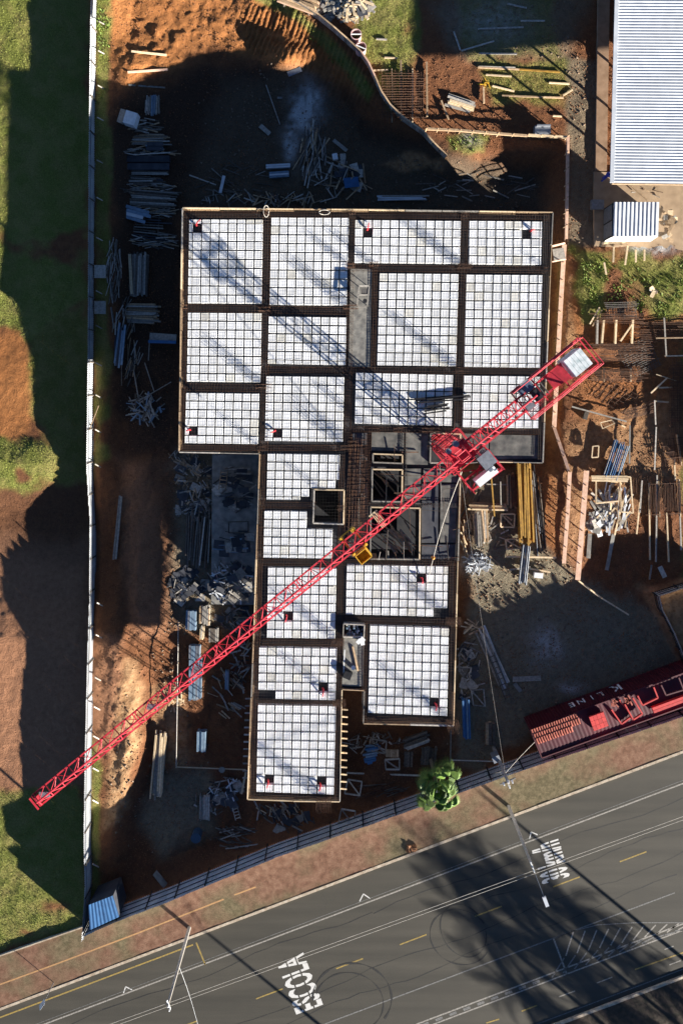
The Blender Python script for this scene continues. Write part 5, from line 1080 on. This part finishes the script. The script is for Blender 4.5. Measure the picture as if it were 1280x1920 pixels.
# board hoarding along the curved upper bank
hd = thing('board_hoarding', 'curved grey board hoarding along the upper pit edge', 'hoarding', G(560, 14))
pts = [(505, -20), (530, 2), (562, 15), (598, 38), (625, 60), (650, 82), (676, 106), (690, 126), (702, 152), (714, 180), (730, 204), (755, 228), (790, 252), (812, 276), (834, 298)]
for i, (p, q) in enumerate(zip(pts[:-1], pts[1:])):
    a = G(*p); c = G(*q); hh = 1.15; d = c - a; n = max(2, int(d.length / .32))
    for k in range(n):
        x0 = a.lerp(c, k / n); x1 = a.lerp(c, (k + .94) / n); b = MB(); z = (0, 0, hh + random.uniform(-.06, .06)); b.beam(x0 + Vector((0, 0, hh / 2)), x1 + Vector((0, 0, hh / 2)), .04, hh + random.uniform(-.06, .06)); b.build('board', M['woodpink' if 5 < i < 8 else 'woodgrey'], hd)
    b = MB(); b.beam(a + Vector((0, 0, hh)), c + Vector((0, 0, hh)), .14, .05); b.build('cap_rail', M['woodpink' if 5 < i < 8 else 'wood'], hd)
for x, y, lab in ((669, 76, 'upper pink-rimmed open drum behind the hoarding'), (678, 100, 'lower pink-rimmed open drum behind the hoarding')):
    g = G(x - 2, y - 3); t = thing('open_drum', lab, 'drum', g, 'open drums by the hoarding'); b = MB(); m = 16; r = .5
    for k in range(m):
        a0 = 6.283 * k / m; a1 = 6.283 * (k + 1) / m
        for rr in (r, r - .05): b.quad(g + Vector((rr * math.cos(a0), rr * math.sin(a0), 0)), g + Vector((rr * math.cos(a1), rr * math.sin(a1), 0)), g + Vector((rr * math.cos(a1), rr * math.sin(a1), .95)), g + Vector((rr * math.cos(a0), rr * math.sin(a0), .95)))
    b.build('shell', M['pink'], t)
    b = MB()
    for k in range(m): a0 = 6.283 * k / m; a1 = 6.283 * (k + 1) / m; b.beam(g + Vector((r * math.cos(a0), r * math.sin(a0), .96)), g + Vector((r * math.cos(a1), r * math.sin(a1), .96)), .07, .05)
    b.build('rim', M['pink'], t); b = MB(); s = .3 if y > 80 else 0; b.beam(g + Vector((-r, r * s * 1.4, .97)), g + Vector((r, -r * s * 1.4, .97)), .09, .04); b.build('cross_bar', M['white'], t)
stack('brown plank stack at the top edge behind the hoarding', 560, 8, 74, 26, -20, 5, 3, ['wood', 'woodpink'], .04, lift=.3)
heap('bright heap of broken timber and rubble at the top edge', 660, 12, 36, 26, 90, ['woodpale', 'woodpale', 'woodgrey', 'concrete'], .4, 1.8, .9, w=(.1, .28), sheets=10)
heap('grey stone rubble beside the bright timber heap', 612, 14, 20, 22, 50, ['concrete', 'concrete', 'woodgrey'], .25, .7, .5, w=(.15, .4))
def barmat(label, x0, y0, x1, y1, nx_, ny_, rot=0.0, mat='rust', sag=.12, r=.022, sleepers=3, cat='bar mat', name='bar_mat', dz=.25, skew=0):
    c = G((x0 + x1) / 2, (y0 + y1) / 2); t = thing(name, label, cat, c); k = H / F; W_ = (x1 - x0) * k; H_ = (y1 - y0) * k; a = math.radians(rot); e = Vector((math.cos(a), math.sin(a), 0)); n = Vector((-e.y, e.x, 0))
    for i in range(nx_):
        o = (i / max(1, nx_ - 1) - .5) * W_; b = MB(); j = random.uniform(-.1, .1); b.tube(c + e * (o + random.uniform(-.05, .05)) - n * H_ * (.5 + j) + Vector((0, 0, dz)), c + e * (o + skew + random.uniform(-.08, .08)) + n * H_ * (.5 + random.uniform(-.1, .1)) + Vector((0, 0, dz + random.uniform(0, .05))), r, 4); b.build('bar', M[mat], t)
    for i in range(ny_):
        o = (i / max(1, ny_ - 1) - .5) * H_; b = MB(); b.tube(c + n * (o + random.uniform(-.04, .04)) - e * W_ * (.5 + random.uniform(-.1, .1)) + Vector((0, 0, dz + .05)), c + n * (o + random.uniform(-.06, .06)) + e * W_ * (.5 + random.uniform(-.1, .1)) + Vector((0, 0, dz + .05 + random.uniform(0, .05))), r, 4); b.build('bar', M[mat], t)
    for s in range(sleepers):
        f = ((s + .5) / sleepers - .5); piece('sleeper', unit(M['woodpale' if s % 2 else 'wood']), t, c + e * W_ * f - n * H_ * .6 + Vector((0, 0, dz * .5)), c + e * W_ * f + n * H_ * .62 + Vector((0, 0, dz * .5)), .1, dz * .8)
    return t
barmat('rusty bar grid on brown soil right of the hoarding', 715, 140, 792, 222, 26, 18, 0, sleepers=2); stack('pale timbers stacked beside the rusty bar grid', 862, 196, 52, 24, -18, 5, 2, ['woodgrey', 'woodpale'], .08); 
for k, (a, c) in enumerate((((751, 115), (752, 228)), ((799, 118), (800, 220)), ((826, 190), (840, 226)), ((905, 165), (906, 195)))): one(['upright sleeper through the rusty bar grid', 'sleeper right of the rusty bar grid', 'dark slanting sleeper by the pale timbers', 'short sleeper near the yellow tools'][k], *a, *c, .16, 'wood', .2, .15)
L_ = [(897, 126, 965, 128, 'woodgrey'), (895, 127, 972, 131, 'wood'), (972, 131, 1048, 136, 'yellow'), (910, 141, 958, 144, 'woodpale'), (1028, 156, 1066, 158, 'woodpale'), (940, 180, 1016, 183, 'wood'), (1017, 183, 1055, 184, 'wood'), (1054, 180, 1072, 169, 'woodpale'), (1035, 218, 1052, 219, 'woodpale'), (922, 162, 963, 172, 'woodpale'), (897, 101, 968, 102, 'woodgrey'), (850, 60, 862, 95, 'woodgrey'), (864, 96, 925, 78, 'woodgrey'), (895, 55, 980, 52, 'woodgrey'), (975, 40, 1020, 40, 'woodgrey'), (950, 8, 986, 16, 'woodgrey'), (700, 133, 728, 132, 'woodpale'), (720, 109, 745, 110, 'woodpale'), (705, 74, 725, 75, 'woodgrey')]
LB = ['grey batten at the shed shadow edge', 'long tan batten above the green patch', 'yellowish batten continuing the long tan one', 'short batten under the long tan one', 'pale short batten on the right of the green patch', 'tan batten along the lower side of the green patch', 'second tan batten along the lower green side', 'slanted pale batten closing the green patch', 'lone short batten right of the green patch', 'slanting pale board near the yellow tools', 'dark batten above the long tan one', 'steep batten in the shed shadow', 'slanting batten in the shed shadow', 'level batten in the shed shadow', 'right level batten in the shed shadow', 'uppermost batten in the shed shadow', 'short pale stick left of the bar grid', 'upper pale stick left of the bar grid', 'topmost pale stick on the grass']
for q, lb in zip(L_, LB): one(lb, *q[:4], .14, q[4], .1, .1)
heap('yellow tools lying by the short sleeper', 912, 158, 10, 5, 6, ['yellowpaint'], .3, .9, .1, w=(.04, .1), name='tool_pile', cat='tools', part='tool')
b = MB(); b.box(G(1013, 248, .4), (1.5, .8, .7), 0); b.box(G(1013, 242, .9), (1.3, .12, .5), 0); tag(b.build('site_cabinet', M['grey']), 'grey cabinet at the upper right pit corner', 'cabinet')
# rebar yard on the right edge
barmat('dark mesh sheets stacked at the top of the bar yard', 1135, 568, 1190, 596, 18, 10, 2, 'rustpale', sleepers=0); barmat('rusty bars across four timbers in the bar yard', 1106, 590, 1200, 606, 0, 7, 0, sleepers=0, dz=.5)
for x, x2 in ((1117, 1116), (1129, 1125), (1152, 1150), (1183, 1181)): one({1117: 'first', 1129: 'second', 1152: 'third', 1183: 'fourth'}[x] + ' timber sleeper from the left under the bar racks', x, 600, x2, 645, .18, 'woodgrey' if x < 1120 else 'woodpale', .25, .3)
one('slanting sleeper between the third and fourth timber', 1182, 608, 1160, 640, .14, 'woodpale', .3, .2); one('pair of pale stakes left of the bar racks, upper', 1121, 577, 1103, 608, .14, 'woodpale', .3); one('pair of pale stakes left of the bar racks, lower', 1126, 581, 1108, 612, .12, 'wood', .3)
barmat('grey and rusty bar pile under the racks', 1108, 644, 1216, 676, 0, 16, 1, 'rust', sleepers=0, dz=.35); barmat('grey tangled mesh right of the bar pile', 1165, 640, 1225, 700, 14, 16, 24, 'rustpale', sleepers=0, dz=.2); barmat('level bar pack right of the counterweight', 1105, 692, 1205, 714, 0, 11, 0, 'rust', sleepers=2, dz=.3)
barmat('bent stirrup bars scattered on brown soil', 1110, 722, 1200, 765, 9, 6, -28, 'rust', sleepers=0, dz=.1, skew=.6); barmat('bundle of bars above the soil ramp fence', 1165, 762, 1225, 780, 0, 12, 14, 'rust', sleepers=0, dz=.25); barmat('rusty upright mesh at the right edge', 1250, 680, 1300, 800, 26, 40, 0, 'rust', sleepers=0, dz=.6)
barmat('long rusty bars beside the upper right timber post', 1190, 605, 1290, 640, 0, 12, 0, 'rust', sleepers=0, dz=.3); barmat('rusty bars fanned at the right edge', 1240, 820, 1300, 868, 22, 5, 8, 'rust', sleepers=1, dz=.4); barmat('close-packed rusty bars on pale sleepers', 1212, 905, 1290, 962, 34, 2, 2, 'rust', sleepers=2, dz=.45); barmat('wavy rusty bars left of the close-packed ones', 1184, 895, 1216, 925, 7, 0, 3, 'rust', sleepers=0, dz=.3)
one('pale post with top plate in the bar yard', 1238, 597, 1242, 668, .14, 'woodgrey', .7); one('long level timber crossing the bar yard', 1222, 635, 1290, 634, .12, 'wood', .8); one('level pale timber below it at the right edge', 1240, 668, 1290, 667, .12, 'woodpale', .6); one('slanting pale timber right of the bar pack', 1247, 708, 1216, 737, .14, 'woodpale', .4); one('thin pale rod above the slanting timber', 1225, 702, 1262, 714, .07, 'woodpale', .5); one('upper stub sleeper at the right edge', 1232, 727, 1256, 726, .14, 'woodpale', .3); one('lower stub sleeper at the right edge', 1225, 752, 1250, 754, .16, 'woodpale', .3); one('long upright timber beside the rusty mesh', 1222, 750, 1224, 796, .12, 'woodgrey', .5)
one('long upright timber left of the fanned bars', 1225, 800, 1222, 880, .12, 'woodgrey', .5); one('long dark rail closing the soil ramp', 1068, 762, 1170, 790, .14, 'woodgrey', .5)
SL = [(1200, 900, 1196, 960), (1213, 905, 1215, 1048), (1228, 890, 1226, 1052), (1246, 960, 1250, 1052), (1270, 940, 1273, 1030), (1260, 860, 1262, 900), (1218, 1058, 1214, 1085), (1196, 940, 1190, 1000)]
for k, q in enumerate(SL): one(['short sleeper left under the close-packed bars', 'long pale sleeper below the close-packed bars', 'second long sleeper below the close-packed bars', 'third sleeper below the close-packed bars', 'rightmost sleeper at the right edge', 'stub sleeper above the close-packed bars', 'last short sleeper above the excavation', 'slanting thin sleeper below the wavy bars'][k], *q, .13, 'woodpale' if k % 2 else 'woodgrey', .3, .14)
b = MB(); b.box(G(1240, 1072, .08), (.45, 1.15, .08), .45); tag(b.build('board', M['woodgrey']), 'grey board lying above the excavation fence', 'board')
stack('tilted bundle of blue-grey pipes in the bar yard', 1151, 862, 70, 32, 72, 9, 2, ['bluesteel', 'grey', 'bluesheet'], .04, 'pipe_bundle', 'pipe bundle', 'pipe', True, lift=.4, fill=.5)
heap('white scraps and boards right of the broad guard rail', 1118, 985, 16, 24, 20, ['concrete', 'white', 'woodgrey'], .5, 1.1, .4, w=(.3, .7)); heap('pale timber pile with white boards in the bar yard', 1153, 945, 28, 46, 60, ['woodpale', 'woodpale', 'zinc', 'woodgrey'], .8, 2.6, .6, rot=75, spread=.5, w=(.1, .24)); heap('slanting grey boards under the pale timber pile', 1132, 955, 20, 26, 14, ['woodgrey', 'concrete'], 1.2, 2.4, .4, rot=-45, spread=.4, w=(.16, .26))
one('tall grey board pointing down from the pile, left', 1104, 1000, 1101, 1046, .4, 'concrete', .15); one('tall grey board pointing down from the pile, right', 1148, 1000, 1135, 1068, .35, 'concrete', .2); stack('pale crossbars above the timber pile', 1140, 896, 70, 12, -1, 3, 1, ['woodpale'], .05, lift=.5); frame('large open timber rack in the bar yard', [(1113, 898), (1158, 903), (1155, 938), (1113, 942)], 'woodpale', False, .14, .5); frame('right timber rack beside the pale pile', [(1157, 892), (1177, 893), (1182, 960), (1160, 958)], 'woodpale', False, .12, .5)
frame('small white box frame above the pipe bundle', [(1121, 792), (1142, 787), (1148, 793), (1125, 803)], 'woodpale', False, .08, .5); frame('upright pale frame in the soil ramp', [(1107, 836), (1118, 835), (1117, 856), (1105, 857)], 'woodpale', False, .1, .5); b = MB(); b.box(G(1096, 779, .15), (.4, .75, .3), -.3); tag(b.build('crate', M['wooddark']), 'small dark open crate below the counterweight', 'crate')
one('short pale stick on dark soil near the white frame', 1163, 797, 1171, 801, .14, 'woodpale'); one('upright timber left of the bar yard shadow', 1177, 797, 1176, 868, .13, 'woodgrey', .4)
# wooden platform hung on the right rim and scraps behind the hut
t = thing('access_platform', 'small wooden access platform between the slab and the guard rail', 'platform', G(1050, 475)); 
for a, c, w in (((1034, 462), (1058, 456), .16), ((1034, 491), (1060, 486), .1)): b = MB(); b.beam(P(*a, 3.6), P(*c, 1.2), w, .08); b.build('bearer', M['woodpink'], t)
b = MB(); b.prism([P(1037, 466, 2.6), P(1058, 463, 2.6), P(1062, 484, 2.6), P(1040, 487, 2.6)][::-1], 2.2, 2.26); b.build('platform_board', M['woodgrey'], t)
for k, (x, y, x2, y2, lb) in enumerate(((1146, 465, 1145, 493, 'post stub left below the hut'), (1172, 463, 1167, 498, 'slanting post stub below the hut'), (1187, 470, 1187, 493, 'third post stub below the hut'), (1203, 470, 1203, 490, 'rightmost post stub below the hut'), (1128, 494, 1132, 516, 'pale stake on the green slope'))): one(lb, x, y, x2, y2, .16, 'woodpale', .5, .12)
heap('brown branches and laths between the shed and the hut', 1225, 358, 40, 10, 50, ['wood', 'rust', 'woodgrey'], .8, 2.6, .3, rot=-8, spread=.4, w=(.04, .08)); heap('boards and scrap right of the hut', 1255, 415, 18, 34, 36, ['woodgrey', 'concrete', 'wood', 'woodpale'], .6, 1.6, .6, w=(.1, .5)); one('long prop slanting from the shed eaves', 1168, 343, 1208, 378, .12, 'wood', .6); one('pale plank below the hut front', 1126, 457, 1170, 455, .18, 'woodpale', .2); heap('pale broken blocks on the green slope', 1224, 547, 5, 9, 6, ['white', 'woodpale'], .3, .7, .2, w=(.2, .4))
b = MB(); b.box(P(1148, 385, .2) + Vector((-1.6, 0, .2)), (1.2, .9, .5)); tag(b.build('work_table', M['grey']), 'grey table left of the small hut', 'table')
# pit: dark planks and props around the upper rim
heap('fan of dark planks in the middle of the upper pit', 585, 290, 26, 44, 60, ['woodgrey', 'wooddark', 'wood'], 1.0, 3.0, .5, rot=80, spread=.45, w=(.08, .16)); heap('tangled timber and panels beside the fan', 640, 330, 46, 40, 60, ['woodgrey', 'wooddark', 'wood'], .5, 2.4, .5, sheets=10); heap('scattered poles at the left of the upper pit', 440, 340, 60, 36, 26, ['woodgrey', 'wooddark'], 1.0, 3.2, .15, spread=1.6, w=(.06, .14)); heap('dim planks along the upper slab rim', 900, 350, 110, 26, 44, ['wooddark', 'woodgrey'], .8, 2.4, .2, spread=1.2, w=(.06, .14))
stack('small stack of pale blue decks in the upper pit', 522, 314, 46, 8, 3, 2, 4, ['zinc', 'bluesteel'], .02, 'deck_stack', 'deck stack', 'steel_deck'); stack('second pale blue deck stack just below it', 524, 329, 38, 12, 4, 3, 3, ['zinc', 'bluesteel'], .02, 'deck_stack', 'deck stack', 'steel_deck'); stack('long grey boards close to the upper rim', 755, 372, 94, 10, 1, 3, 2, ['woodgrey', 'zinc'], .08)
one('long slanting pole beside the lime patch', 499, 160, 525, 234, .1, 'woodgrey', .1); one('short grey block in the pit', 520, 184, 530, 184, .2, 'concrete', .1); one('grey slab piece left of the dark fan', 488, 236, 506, 252, .45, 'woodgrey', .1); one('upright white board left in the pit', 414, 363, 421, 331, .3, 'zinc', .3); one('pale board on the right of the fan', 625, 265, 650, 285, .35, 'woodgrey', .4); one('curved grey plate beside the lit mound', 540, 142, 565, 132, .5, 'grey', .3)
b = MB(); b.box(G(628, 296, .3), (.5, .6, .4), .2); tag(b.build('paper_sack', M['white']), 'small white sack beside the dark fan', 'sack'); one('dark blue panel in the upper pit', 645, 345, 672, 342, 1.0, 'bluesheet', .3, .05, 'panel', 'panel')

# ------------------------------------------------------------------ poles, wires, sign
def street_pole(x, y, label, h=8.5, arm=True):
    g = P(x, y, .15); t = thing('street_pole', label, 'street pole', g, 'concrete street poles'); b = MB(); b.tube(g, g + Vector((0, 0, h)), .18, 8, .11); b.build('shaft', M['concrete2'], t)
    d = Vector((math.sin(ang), -math.cos(ang), 0)); top = g + Vector((0, 0, h)); b = MB(); arm or b.tube(top, top + Vector((0, 0, .3)), .05, 6); arm and b.tube(top - Vector((0, 0, .4)), top + d * 2.6 + Vector((0, 0, .5)), .035, 6); b.build('arm', M['grey'], t)
    b = MB(); arm and b.beam(top + d * 2.5 + Vector((0, 0, .5)), top + d * 3.3 + Vector((0, 0, .55)), .3, .14); arm and b.build('lamp_head', M['zinc'], t)
    b = MB(); e = Vector((math.cos(ang), math.sin(ang), 0)); b.beam(top - d * .3, top + d * .5, .1, .1); b.tube(top + d * .1, top + d * .1 + Vector((0, 0, .25)), .06, 6); b.tube(top + d * .45, top + d * .45 + Vector((0, 0, .25)), .06, 6); b.build('insulators', M['white'], t)
    return top + Vector((0, 0, .25)), d
tops = []
street_pole(953, 1512, 'concrete street pole with lamp arm over the 30 km/h lettering'); street_pole(355, 1740, 'tall concrete street pole at lower left, without a lamp arm', arm=False)
for o_, lb in ((109, 'upper of two parallel wires above the street'), (115.5, 'lower of two parallel wires above the street')):
    b = MB(); A = P(-500, 1821 + 980 * .363 + (o_ - 109), 8.6); B = P(1800, 1821 - 1320 * .363 + (o_ - 109), 8.6); b.tube(A, B, .014, 5); tag(b.build('wire', M['rope']), lb, 'wire', 'street wires')
def ext_pole(wx, wy, h, label):
    g = Vector((wx, wy, .1)); t = thing('street_pole', label, 'street pole', g, 'concrete street poles'); b = MB(); b.tube(g, g + Vector((0, 0, h)), .24, 8, .12); b.build('shaft', M['concrete2'], t); b = MB(); b.tube(g + Vector((0, 0, h)), g + Vector((-.8, 2.2, h + .3)), .05, 6); b.build('arm', M['white'], t)
tn = math.tan(SUN_EL)
def shadow_root(px, py, h):
    p = P(px, py, .0); d = h / tn; return p.x + SUN_DIR[0] * d, p.y + SUN_DIR[1] * d
ext_pole(*shadow_root(895, 1482, 9.0), 9.0, 'street pole beyond the lower right, casting the long thin road shadow'); ext_pole(*shadow_root(380, 1742, 8.0), 8.0, 'street pole below the frame, casting a shadow over ESCOLA')
# utility pole with crossed brackets and cables
g = G(925, 1402); up_ = thing('utility_pole', 'grey utility pole with insulators and cables by the street fence', 'utility pole', g); b = MB(); b.tube(g, g + Vector((0, 0, 6.2)), .2, 8, .13); b.build('shaft', M['concrete2'], up_); top = g + Vector((0, 0, 6.2))
b = MB(); b.beam(top - Vector((.7, .3, .3)), top + Vector((.7, .3, -.3)), .1, .1); b.build('cross_arm', M['woodgrey'], up_)
b = MB()
for dx, dy in ((-.4, -.1), (0, .1), (.35, .1), (.1, -.35)): b.tube(top + Vector((dx, dy, -.25)), top + Vector((dx, dy, .15)), .09, 7, .06)
b.build('insulators', M['white'], up_); b = MB(); b.box(g + Vector((-.3, .25, 2.2)), (.7, .6, .9), .4); b.build('meter_box', M['grey'], up_)
def wire(label, A, B, sag, r=.03, mat='rope', mid=9):
    b = MB(); b.path([A.lerp(B, t) - Vector((0, 0, sag * math.sin(math.pi * t))) for t in np.linspace(0, 1, mid)], r * .65, 5); tag(b.build('wire', M[mat]), label, 'wire')
wire('pale cable from the slab corner down to the utility pole', P(866, 905, 4.6), top - Vector((0, 0, 1.2)), .6, .024, 'woodgrey'); wire('cable from the utility pole to the container', top - Vector((0, 0, 1.5)), P(1008, 1385, 2.6), .1); wire('guy wire from the utility pole to the fence foot', top - Vector((0, 0, 2.0)), P(917, 1452, .3), 0); wire('fine wire dropping from the lower left pole', P(337, 1815, 5.5), P(372, 1925, 5.0), .2, .02, 'white')
# diamond road sign
g = P(101, 1842, .15); t = thing('road_sign', 'white-backed diamond road sign by the kerb at lower left', 'road sign', g); b = MB(); b.tube(g, g + Vector((0, 0, 2.7)), .035, 6); b.build('post', M['grey'], t)
b = MB(); c = g + Vector((-.1, -.02, 2.45)); e = Vector((math.cos(ang), math.sin(ang), 0)); r = .5; dd = Vector((0, -.28, .96)); nn_ = Vector((0, -.02, .006)); b.quad(c + e * r * .6, c + dd * r, c - e * r * .6, c - dd * r); b.quad(c - dd * r + nn_, c - e * r * .6 + nn_, c + dd * r + nn_, c + e * r * .6 + nn_); b.build('plate', M['white'], t)

# ------------------------------------------------------------------ palms
def fan_palm(g, h, n, label, R=1.5, leafR=1.1, lean=(0, 0)):
    t = thing('palm_tree', label, 'palm tree', g); b = MB(); prev = g - Vector((0, 0, .3)); top = g + Vector((lean[0], lean[1], h))
    for k in range(8): q = g.lerp(top, (k + 1) / 8); b.tube(prev, q, .2 - .008 * k, 8, .19 - .008 * k); prev = q
    b.build('trunk', M['bark'], t); 
    for i in range(n):
        a = 2.399 * i + random.uniform(-.35, .35); el = 1.25 - 1.6 * i / n; d = Vector((math.cos(a) * math.cos(el), math.sin(a) * math.cos(el), math.sin(el))); L1 = R * (.3 + 1.0 * (i / n) ** .7) * random.uniform(.6, 1.35); base = top + d * L1; lf_ = MB(); lf_.tube(top, base, .03, 4)
        side = d.cross(Vector((0, 0, 1))).normalized(); upv = side.cross(d).normalized(); m = 17; sp = 2.5; lr = leafR * random.uniform(.75, 1.2)
        for k in range(m):
            f = (k / (m - 1) - .5) * sp; dirk = (d * math.cos(f) + side * math.sin(f)); ln = lr * (1 - .22 * abs(f)); tip = base + dirk * ln - Vector((0, 0, .42 * ln + .25 * random.random())); w = side * math.cos(f) * .048 - d * math.sin(f) * .048; midp = base + dirk * ln * .6 + upv * .05 - Vector((0, 0, .06))
            lf_.quad(base, midp - w, tip, midp + w)
        lf_.build('frond', M['leaf'], t)
    return t
fan_palm(P(807, 1424, -.1), 4.3, 44, 'green fan palm standing over the street fence', 1.3, 1.05, (.1, -.3))
def feather_palm(g, h, n, label, L_=3.2):
    t = thing('palm_tree', label, 'palm tree', g, 'tall palms across the street'); b = MB(); b.tube(g, g + Vector((0, 0, h)), .22, 8, .15); b.build('trunk', M['bark'], t); top = g + Vector((0, 0, h))
    for i in range(n):
        a = 2.399 * i + random.uniform(-.2, .2); el = 1.1 - 1.5 * i / n; fr = MB(); prev = top; d = Vector((math.cos(a) * math.cos(el), math.sin(a) * math.cos(el), math.sin(el)))
        for k in range(10):
            d = (d - Vector((0, 0, .11))).normalized(); q = prev + d * L_ / 10; fr.tube(prev, q, .03, 3); s = d.cross(Vector((0, 0, 1))).normalized(); ll = .75 * math.sin(math.pi * (k + 1.2) / 11.5) + .1
            for sg in (-1, 1):
                for m in (0, .5): o = prev.lerp(q, m); tip = o + s * sg * ll * .9 + d * ll * .45 - Vector((0, 0, .25 * ll)); w = d * .05; fr.quad(o - w, tip - w * .3, tip + w * .3, o + w)
            prev = q
        fr.build('frond', M['leaf'], t)
for k, (px, py, h, n) in enumerate(((865, 1640, 9.5, 30), (960, 1665, 8.0, 30), (930, 1755, 7.5, 30), (1060, 1800, 8.0, 30), (1085, 1715, 7.2, 26), (1000, 1880, 7.0, 28), (1150, 1890, 7.0, 28), (1230, 1840, 6.5, 26))):
    x, y = shadow_root(px, py, h); feather_palm(Vector((x, y, .1)), h, n, 'tall palm beyond the street, %s of the row' % ['first', 'second', 'third', 'fourth', 'fifth', 'sixth', 'seventh', 'last'][k])

# ------------------------------------------------------------------ grass, weeds, stones
def scatter(maskarr, dens, seed):
    r = np.random.default_rng(seed); iy0, iy1 = np.searchsorted(ay, (-63, 38.5)); ix0, ix1 = np.searchsorted(ax, (-33.6, 33.6)); sub_ = maskarr[iy0:iy1, ix0:ix1]; hit = r.random(sub_.shape) < sub_ * dens * .19 * .19; jy, jx = np.nonzero(hit)
    xs = ax[ix0 + jx] + r.uniform(-.1, .1, len(jx)); ys = ay[iy0 + jy] + r.uniform(-.1, .1, len(jx)); zs = Zt[iy0 + jy, ix0 + jx]; return xs, ys, zs, r
def tufts(name, label, m, dens, seed, h0, h1, w, mat, blades=3):
    xs, ys, zs, r = scatter(m, dens, seed); n = len(xs); V_ = np.zeros((n, blades, 3, 3))
    for b_ in range(blades):
        a = r.uniform(0, 6.283, n); hh = r.uniform(h0, h1, n); ln = r.uniform(.3, 1.0, n) * hh; ww = w * r.uniform(.6, 1.3, n); ox = r.uniform(-.09, .09, n); oy = r.uniform(-.09, .09, n)
        for k, s in ((0, -1), (1, 1)): V_[:, b_, k, 0] = xs + ox - np.sin(a) * ww * s; V_[:, b_, k, 1] = ys + oy + np.cos(a) * ww * s; V_[:, b_, k, 2] = zs - .02
        V_[:, b_, 2, 0] = xs + ox + np.cos(a) * ln; V_[:, b_, 2, 1] = ys + oy + np.sin(a) * ln; V_[:, b_, 2, 2] = zs + hh
    N_ = n * blades; me = bpy.data.meshes.new(name); me.vertices.add(N_ * 3); me.vertices.foreach_set('co', V_.ravel()); me.loops.add(N_ * 3); me.loops.foreach_set('vertex_index', np.arange(N_ * 3, dtype=np.int32)); me.polygons.add(N_); me.polygons.foreach_set('loop_start', np.arange(0, N_ * 3, 3, dtype=np.int32)); me.polygons.foreach_set('loop_total', np.full(N_, 3, np.int32)); me.update(calc_edges=True); me.materials.append(mat); tag(link(name, me), label, 'grass', kind='stuff')
lawn = np.where(grass > .45, grass, 0)
tufts('grass', 'short green grass on the lawn and slopes', lawn, 32, 3, .03, .10, .03, M['grass'])
weed = np.maximum.reduce([reg([(1085, 480), (1130, 500), (1120, 600), (1095, 590)], 8), .8 * reg([(1180, 490), (1290, 490), (1290, 590), (1200, 590)], 8), .9 * reg([(182, -20), (212, -20), (205, 170), (182, 200)], 6, .4), reg([(845, 260), (910, 260), (905, 285), (850, 285)], 6), .7 * reg([(520, 10), (700, 170), (690, 185), (540, 35)], 4, .3), .4 * reg([(690, 0), (785, 0), (770, 130), (730, 180)], 8), .5 * reg([(1110, 590), (1200, 560), (1200, 480), (1120, 480)], 10), .6 * reg([(1028, 810), (1042, 810), (1045, 840), (1030, 840)], 4), .35 * reg([(172, 1400), (190, 1400), (190, 1690), (172, 1690)], 4)])
tufts('weeds', 'tall leafy weeds on banks and slopes', np.where(weed > .4, weed, 0) * np.clip(.25 + 1.6 * fbm(X, Y, .9, 3), 0, 1), 22, 5, .08, .28, .06, M['shrub'], 4)
def stones(name, label, m, dens, seed, s0, s1, mat):
    xs, ys, zs, r = scatter(m, dens, seed); n = len(xs); base = np.array([(1, 0, 0), (-.3, .9, 0), (-.6, -.7, 0), (.1, 0, .75), (0, .1, -.5)]); F_ = [(0, 1, 3), (1, 2, 3), (2, 0, 3), (1, 0, 4), (2, 1, 4), (0, 2, 4)]; s = r.uniform(s0, s1, n) ** 1.0; a = r.uniform(0, 6.283, n); V_ = np.zeros((n, 5, 3))
    for k in range(5): jx = base[k] * 1.0; V_[:, k, 0] = xs + s * (jx[0] * np.cos(a) - jx[1] * np.sin(a)) * r.uniform(.7, 1.2, n); V_[:, k, 1] = ys + s * (jx[0] * np.sin(a) + jx[1] * np.cos(a)) * r.uniform(.7, 1.2, n); V_[:, k, 2] = zs + s * jx[2]
    fi = (np.arange(n)[:, None, None] * 5 + np.array(F_)[None]).reshape(-1, 3); N_ = len(fi); me = bpy.data.meshes.new(name); me.vertices.add(n * 5); me.vertices.foreach_set('co', V_.ravel()); me.loops.add(N_ * 3); me.loops.foreach_set('vertex_index', fi.ravel().astype(np.int32)); me.polygons.add(N_); me.polygons.foreach_set('loop_start', np.arange(0, N_ * 3, 3, dtype=np.int32)); me.polygons.foreach_set('loop_total', np.full(N_, 3, np.int32)); me.update(calc_edges=True); me.materials.append(mat); tag(link(name, me), label, 'stones', kind='stuff')
bare = np.clip(1 - grass * 1.5, 0, 1) * (sdist(ROADP, U, V) < -8) * (U > 185)
stones('soil_clods', 'loose soil clods over the bare ground', bare * (.3 + np.clip(fbm(X, Y, .3, 3) * 2, 0, 1)), 18, 11, .02, .11, M['clod'])
stones('rubble', 'pale stones and rubble scattered in the pit and yard', np.maximum.reduce([np.clip(gravel, 0, 1) * .35, .9 * blob(U, V, 345, 1480, 50, 60), .8 * blob(U, V, 240, 1440, 20, 90), reg([(700, 290), (835, 292), (830, 325), (760, 322)], 6), .5 * blob(U, V, 480, 230, 90, 70), .9 * blob(U, V, 325, 1290, 24, 40), .9 * blob(U, V, 330, 1170, 20, 20), .8 * blob(U, V, 310, 1230, 22, 14)]), 7, 13, .04, .2, M['stone'])
